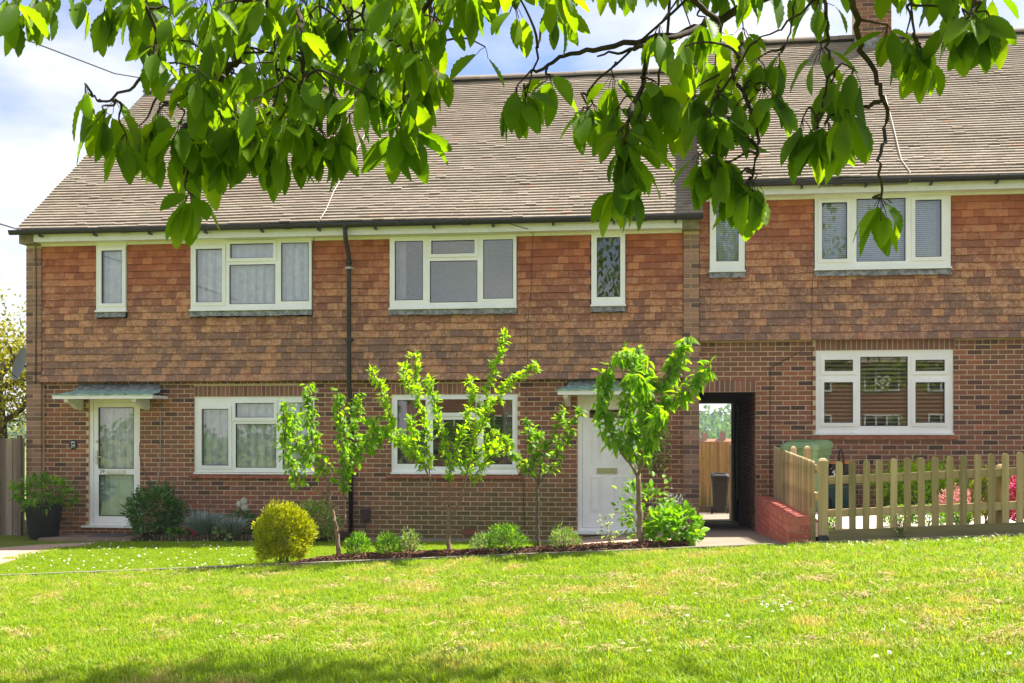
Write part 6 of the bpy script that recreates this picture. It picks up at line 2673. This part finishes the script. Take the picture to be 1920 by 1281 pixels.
clusters = []
tries = 0
while len(clusters) < 250 and tries < 20000:
    tries += 1
    x = R.uniform(110, 1960)
    y = R.uniform(-170, 270)
    if y > sil(x) - 84 or y > min(sil(x - 40), sil(x + 40)) - 45:
        continue
    if x > 880 and R.random() < .5:
        continue
    if x > 1440 and y > -20 and R.random() < .45:
        continue
    if min((abs(x - a) + abs(y - c_) for a, c_, *_ in clusters), default=999) < 22:
        continue
    clusters.append((x, y, R.randint(5, 8), R.uniform(3.1, 4.3) if x < 1000 else R.uniform(3.3, 4.3)))
n_free = len(clusters)
for x, y, n, d in ((160, 160, 4, 3.3), (196, 210, 5, 3.3), (236, 250, 6, 3.35), (215, 190, 4, 3.4), (262, 235, 6, 3.5), (300, 200, 7, 3.5), (340, 225, 7, 3.4), (385, 230, 7, 3.5),
                   (356, 362, 9, 3.45), (378, 282, 5, 3.5), (330, 262, 7, 3.5), (280, 245, 7, 3.5), (450, 225, 7, 3.45), (400, 265, 7, 3.5), (480, 235, 7, 3.5), (575, 250, 8, 3.5), (610, 262, 7, 3.5), (425, 235, 6, 3.5), (505, 255, 8, 3.5), (530, 270, 6, 3.5), (600, 240, 8, 3.5), (630, 245, 6, 3.45), (560, 225, 7, 3.4), (655, 215, 6, 3.5),
                   (752, 232, 9, 3.4), (765, 240, 5, 3.4), (795, 140, 7, 3.6), (805, 118, 6, 3.6), (985, 175, 7, 3.7), (970, 160, 6, 3.7), (1030, 140, 6, 3.8), (910, 88, 2, 3.7),
                   (1112, 195, 8, 3.9), (1225, 150, 7, 3.8), (1250, 170, 7, 3.85), (1300, 170, 7, 3.7), (1345, 160, 8, 3.7), (1385, 190, 8, 3.65), (1165, 240, 8, 3.7), (1190, 300, 7, 3.7), (1095, 200, 6, 3.9), (1150, 140, 6, 3.9), (1172, 270, 9, 3.7), (1170, 345, 10, 3.7), (1180, 318, 7, 3.7), (1200, 215, 8, 3.75), (1160, 200, 6, 3.8),
                   (1262, 203, 6, 3.9), (1285, 212, 6, 3.9), (1330, 205, 8, 3.6), (1335, 280, 10, 3.6), (1350, 300, 7, 3.6), (1360, 215, 8, 3.6), (1310, 290, 6, 3.65), (1402, 345, 11, 3.6), (1412, 340, 6, 3.55), (1372, 330, 6, 3.6),
                   (1432, 165, 7, 3.7), (1450, 175, 6, 3.7), (1420, 110, 7, 3.7), (1462, 100, 5, 3.7), (1652, 372, 9, 3.4), (1530, 238, 8, 3.5), (1505, 222, 6, 3.5), (1552, 228, 6, 3.45), (1585, 205, 5, 3.4), (1560, 150, 7, 3.5), (1540, 90, 6, 3.5), (1600, 130, 5, 3.4),
                   (1722, 92, 9, 3.5), (1740, 100, 6, 3.5), (1700, 60, 7, 3.5), (1812, 36, 10, 3.3), (1830, 30, 8, 3.3), (1850, 20, 6, 3.3), (1780, 20, 7, 3.4), (20, -8, 8, 3.1), (8, 0, 5, 3.15), (62, -15, 6, 3.2), (85, -18, 5, 3.2), (100, -30, 4, 3.3), (150, -12, 3, 3.4), (200, 0, 6, 3.4), (200, 18, 4, 3.4)):
    clusters.append((x, y, n, d))
items = []
tw = MB()
for ci, (x, y, n, d) in enumerate(clusters):
    P = fp(x, y, d)
    if y > -60:
        near = min(NODES_, key=lambda q: (q - P).length + max(0, P.z - q.z) * 1.5)
        ln_ = (near - P).length
        if ln_ > .02:
            tw.tube([p - TO for p in smooth_path([tuple(P), tuple(P.lerp(near, .35) + Vector((0, 0, ln_ * .12)) + rv(.01)), tuple(P.lerp(near, .75) + rv(.01) + Vector((0, 0, ln_ * .08))), tuple(near)], 3)], [.002 + .0003 * i for i in range(10)], 5)
    wide = .95 if (x, y) in ((1652, 372), (1812, 36), (1830, 30), (356, 362)) else .6
    a0 = R.uniform(0, 6.3)
    for k in range(n):
        a = a0 + 2.399 * k
        s = R.uniform(.12, wide)
        dv = Vector((math.cos(a) * s, math.sin(a) * s, -R.uniform(.3, 1)))
        pet = R.uniform(.02, .04)
        q = P + dv.normalized() * pet + rv(.008)
        outw = Vector((math.cos(a), math.sin(a), .35)) + rv(.35)
        L = R.uniform(.09, .145) if ci >= n_free and y > 120 else R.uniform(.06, .125)
        items.append((R.randrange(4), leaf_mat(q, dv + rv(.12), outw, L, R.uniform(.75, 1.0))))
        tw.tube([P - TO, P.lerp(q, .6) + Vector((0, 0, .004)) - TO, q - TO], .0012, 4, None, False)
# the crown above and behind the frame
nin = len(items)
k = 0
while k < 8200:
    q_ = R.random()
    if q_ > .88:
        c = Vector((R.uniform(3.6, 8), R.uniform(-21, -16.6), R.uniform(2.9, 5.2)))
    elif q_ < .16:
        c = limb_ends[7] + Vector((R.gauss(0, 1.3), R.gauss(0, .36), R.gauss(0, .35)))
    else:
        v = rv().normalized() * (R.random() ** .4)
        c = Vector((.7, -19.9, 6.2)) + Vector((v.x * 5.0, v.y * 3.8, v.z * 3.3))
    px, py, d = proj(*c)
    if c.z < 2.9 and d < 1:
        continue
    if d > .2 and c.z < EYE + .42 * d + .25:
        continue
    if (c - Vector((0, -CAMD, EYE))).length < 1.3:
        continue
    k += 1
    a = R.uniform(0, 6.3)
    dv = Vector((math.cos(a) * .5, math.sin(a) * .5, -R.uniform(.2, 1)))
    items.append((R.randrange(4), leaf_mat(c, dv, Vector((math.cos(a), math.sin(a), .5)) + rv(.4), R.uniform(.15, .21))))
tw.build('twig', M['bark_dark'], ct, True, kind='stuff')
leaves(ct, LT_BIG, items, M['leaf_cherry'], 'foliage', 300)

# ------------------------------------------------------------------ houses across the road, mirrored in the window panes
oh = 0
for X, lab in ((-9.0, 'brick house across the road, mirrored in the ground floor panes'), (10.2, 'second brick house across the road, mirrored in the blind window')):
    t = thing('opposite_house', lab, 'house', (X, -46, .3))
    b = MB()
    b.box(-5.5, 5.5, -8, 0, -1, 5.0)
    wl = b.build('wall', M['brick_plain'], t)
    b = MB()
    b.prism([(-8.4, 4.9), (.4, 4.9), (-4, 8.3)], -5.8, 5.8, .5, Matrix(((0, 1, 0, 0), (1, 0, 0, 0), (0, 0, 1, 0), (0, 0, 0, 1))))
    b.build('roof', M['roof_tile'], t)
    for wx in (-3.2, 0.2, 3.4):
        for wz in (1.0, 3.4):
            b = MB()
            plate(b, wx - .9, wx + .9, wz, wz + 1.25, [(wx - .82, wx - .33, wz + .08, wz + 1.17), (wx - .25, wx + .25, wz + .08, wz + 1.17), (wx + .33, wx + .82, wz + .08, wz + 1.17)], .002, .06)
            wn = b.build('window', M['white'], t)
            b = MB()
            b.box(wx - .85, wx + .85, .001, .02, wz + .05, wz + 1.2)
            b.build('pane', M['black_plastic'], wn)

items = []
for _ in range(5200):
    x = R.uniform(-34, 34)
    h = 1.9 + .35 * math.sin(x * .7) + .25 * math.sin(x * 2.3)
    p = Vector((x, -33 + R.gauss(0, .35), R.uniform(0, 1) ** .7 * h))
    items.append((0, leaf_mat(p, rv(), Vector((0, 1, .6)) + rv(.5), R.uniform(.2, .4), 1.4)))
scatter_multi('hedge', LT_TINY, items, M['leaf_dark'], kind='stuff')
for x, y, h, r, lab in ((-15, -36, 7.5, 2.8, 'tree across the road mirrored in the end house window'), (-3.5, -38, 6.5, 2.4, 'tree across the road mirrored in the middle house window'), (15.5, -37, 7, 2.6, 'tree across the road mirrored in the blind window')):
    far_tree('street_tree', lab, x, y, .2, h, r, 1500, (.22, .4), 'leaf_dark', LT_ROUND)

# ------------------------------------------------------------------ grass
def tuft(seed, n, h, spread, wd):
    rr = random.Random(seed)
    b = MB()
    for _ in range(n):
        a = rr.uniform(0, 2 * PI)
        q = spread * math.sqrt(rr.random())
        x, y = q * math.cos(a), q * math.sin(a)
        hh = h * rr.uniform(.5, 1.15)
        ln = hh * rr.uniform(.2, .9)
        la = rr.uniform(0, 2 * PI)
        dx, dy = math.cos(la) * ln, math.sin(la) * ln
        wa = la + PI / 2 + rr.uniform(-.4, .4)
        wx, wy = math.cos(wa) * wd / 2, math.sin(wa) * wd / 2
        p0, p1, p2 = (x, y, -.01), (x + dx * .35, y + dy * .35, hh * .62), (x + dx, y + dy, hh * (1.0 - .25 * ln / hh))
        r = rr.random()
        b.mesh([(p0[0] - wx, p0[1] - wy, p0[2]), (p0[0] + wx, p0[1] + wy, p0[2]), (p1[0] + wx * .8, p1[1] + wy * .8, p1[2]), (p1[0] - wx * .8, p1[1] - wy * .8, p1[2]), (p2[0], p2[1], p2[2])],
               [(0, 1, 2, 3), (3, 2, 4)], r)
    return b


def grass_field(name, quads, density, tufts, mat, smin, smax, seed):
    """quads: list of polygons (x,y); tufts scattered by geometry nodes"""
    b = MB()
    for q in quads:
        (x0, y0), (x1, y1) = q
        nx, ny = max(1, int((x1 - x0) / .35)), max(1, int((y1 - y0) / .35))
        for i in range(nx):
            for j in range(ny):
                xa, xb = x0 + (x1 - x0) * i / nx, x0 + (x1 - x0) * (i + 1) / nx
                ya, yb = y0 + (y1 - y0) * j / ny, y0 + (y1 - y0) * (j + 1) / ny
                if not keep(name, (xa + xb) / 2, (ya + yb) / 2):
                    continue
                b.poly([(xa, ya, ground_z(xa, ya)), (xb, ya, ground_z(xb, ya)), (xb, yb, ground_z(xb, yb)), (xa, yb, ground_z(xa, yb))], 0)
    o = b.build(name, mat, None, kind='stuff')
    ng = bpy.data.node_groups.new(name, 'GeometryNodeTree')
    ng.interface.new_socket('Geometry', in_out='INPUT', socket_type='NodeSocketGeometry')
    ng.interface.new_socket('Geometry', in_out='OUTPUT', socket_type='NodeSocketGeometry')
    gi, go = ng.nodes.new('NodeGroupInput'), ng.nodes.new('NodeGroupOutput')
    dp_ = ng.nodes.new('GeometryNodeDistributePointsOnFaces')
    dp_.inputs['Density'].default_value = density
    dp_.inputs['Seed'].default_value = seed
    ng.links.new(gi.outputs[0], dp_.inputs['Mesh'])
    jn = ng.nodes.new('GeometryNodeJoinGeometry')
    gti = ng.nodes.new('GeometryNodeGeometryToInstance')
    for tm in reversed(tufts):
        oi = ng.nodes.new('GeometryNodeObjectInfo')
        oi.inputs['Object'].default_value = tm
        oi.inputs['As Instance'].default_value = True
        ng.links.new(oi.outputs['Geometry'], gti.inputs[0])
    ip = ng.nodes.new('GeometryNodeInstanceOnPoints')
    ip.inputs['Pick Instance'].default_value = True
    rr = ng.nodes.new('FunctionNodeRandomValue')
    rr.data_type = 'FLOAT_VECTOR'
    rr.inputs[0].default_value = (-.18, -.18, 0)
    rr.inputs[1].default_value = (.18, .18, 6.283)
    rs = ng.nodes.new('FunctionNodeRandomValue')
    rs.data_type = 'FLOAT'
    rs.inputs[2].default_value = smin
    rs.inputs[3].default_value = smax
    ng.links.new(dp_.outputs['Points'], ip.inputs['Points'])
    ng.links.new(gti.outputs[0], ip.inputs['Instance'])
    ng.links.new(rr.outputs[0], ip.inputs['Rotation'])
    ng.links.new(rs.outputs[1], ip.inputs['Scale'])
    ng.links.new(ip.outputs[0], go.inputs[0])
    md = o.modifiers.new('grass', 'NODES')
    md.node_group = ng
    return o


GAR_X1 = -.15


def keep(name, x, y):
    if name == 'grass':
        px, py, d = proj(x, y, .2)
        return d > 4.6 and -620 < px < 2560
    # garden lawn
    if y > -1.22 and x > -5.05:
        return False
    if x > -1.8 and y > -4.25:
        return False
    if y > -1.12:
        return False
    if x > bx0 + .2 and y < bed_edge(x) - .02:
        return False
    px, py, d = proj(x, y, ground_z(x, y))
    if px < 195:
        lim = [(0, 1058), (60, 1041), (130, 1027), (195, 1017)]
        if px < 0:
            return py > 1062 - px * .2
        for (a, ya), (c, yb) in zip(lim, lim[1:]):
            if a <= px <= c:
                return py > ya + (yb - ya) * (px - a) / (c - a)
    return True


def proto(seed, n, h, sp_, wd, mat):
    return bpy.data.objects.new('grass_tuft', tuft(seed, n, h, sp_, wd).data('grass_tuft', mat))


P1 = [proto(k, 15, .064, .055, .0052, M['grass']) for k in range(6)]
P2 = [proto(50 + k, 14, .05, .055, .005, M['grass_fresh']) for k in range(4)]
grass_field('grass', [((-12.5, -14.6), (9.4, KERB_Y - .16))], 620, P1, M['grass'], .55, 1.35, 3)
P3 = [proto(90 + k, 24, .115, .06, .006, M['grass']) for k in range(4)]
grass_field('grass', [((-12.5, -14.6), (9.4, KERB_Y - .3))], 13, P3, M['grass'], .6, 1.2, 13)
grass_field('garden_grass', [((-12.0, KERB_Y + .07), (GAR_X1, -.9))], 520, P2, M['grass_fresh'], .5, 1.15, 8)

# dry raked thatch lying in clumps
items = []
strawT = leaf_template([(0, .018), (.5, .022), (1, .006)], .1, .3)
for _ in range(230):
    px, py = R.uniform(-40, 1960), 1085 + 150 * R.random() ** 1.0
    if R.random() < .25:
        py = R.uniform(1060, 1120)
    X, Y = on_ground(px, py)
    if Y > KERB_Y - .3:
        continue
    r_ = R.uniform(.05, .17)
    for _ in range(int(90 * r_ / .1)):
        a = R.uniform(0, 6.28)
        q = r_ * math.sqrt(R.random())
        x, y = X + q * 1.5 * math.cos(a), Y + q * .8 * math.sin(a)
        z = ground_z(x, y) + R.uniform(.035, .075) * (1.2 - q / r_ * .6)
        items.append((0, leaf_mat((x, y, z), Vector((math.cos(a * 3), math.sin(a * 3), R.gauss(0, .35))), Vector((0, 0, 1)) + rv(.4), R.uniform(.03, .075), 1.6)))
scatter_multi('dry_grass', [strawT], items, M['thatch'], kind='stuff')

# daisies
dm = []
pts = []
for _ in range(190):
    pts.append((R.uniform(-10, 475), 1015 + 62 * R.random() ** 1.1))
for _ in range(60):
    pts.append((R.uniform(1470, 1900), None))
for _ in range(14):
    pts.append((R.gauss(1450, 16), R.gauss(1152, 9)))
for _ in range(30):
    pts.append((R.uniform(900, 1900), R.uniform(1050, 1250)))
for px, py in pts:
    if py is None:
        py = 1027 - (px - 1500) * .045 + abs(R.gauss(0, 7)) + 2
    X, Y = on_ground(px, py)
    if KERB_Y - .05 < Y < KERB_Y + .1 or (Y > KERB_Y and not keep('garden_grass', X, Y)):
        continue
    dm.append((X, Y, ground_z(X, Y) + R.uniform(.045, .065)))
vs, fs = [], []
petals, cents = [], []
for X, Y, Z in dm:
    tilt = Vector((R.gauss(0, .3), -.35 + R.gauss(0, .3), 1)).normalized()
    ux = tilt.cross(Vector((0, 1, 0))).normalized()
    uy = tilt.cross(ux)
    c = Vector((X, Y, Z))
    for k in range(9):
        a = 2 * PI * k / 9 + R.uniform(-.1, .1)
        dd = ux * math.cos(a) + uy * math.sin(a)
        petals.append((0, leaf_mat(c, dd + tilt * .15, tilt, .014 * R.uniform(.9, 1.2), 1.1)))
    cents += [(0, leaf_mat(c + tilt * .003 - ux * .005, ux, tilt, .010, 1.9))]
scatter_multi('daisies', LT_TINY, petals, M['petal_white'], kind='stuff')
scatter_multi('daisy_centres', LT_TINY, cents, M['leaf_gold'], kind='stuff')

# ------------------------------------------------------------------ air between here and the wooded hill
hz = MB()
hz.box(-950, 950, -650, 950, -12, 19)
hm = bpy.data.materials.new('haze')
hm.use_nodes = True
hm.node_tree.nodes.clear()
ho = hm.node_tree.nodes.new('ShaderNodeOutputMaterial')
hv = hm.node_tree.nodes.new('ShaderNodeVolumePrincipled')
hv.inputs['Color'].default_value = (.84, .9, 1, 1)
hv.inputs['Density'].default_value = .00035
hm.node_tree.links.new(hv.outputs[0], ho.inputs['Volume'])
hz.build('haze', hm, None, kind='stuff')
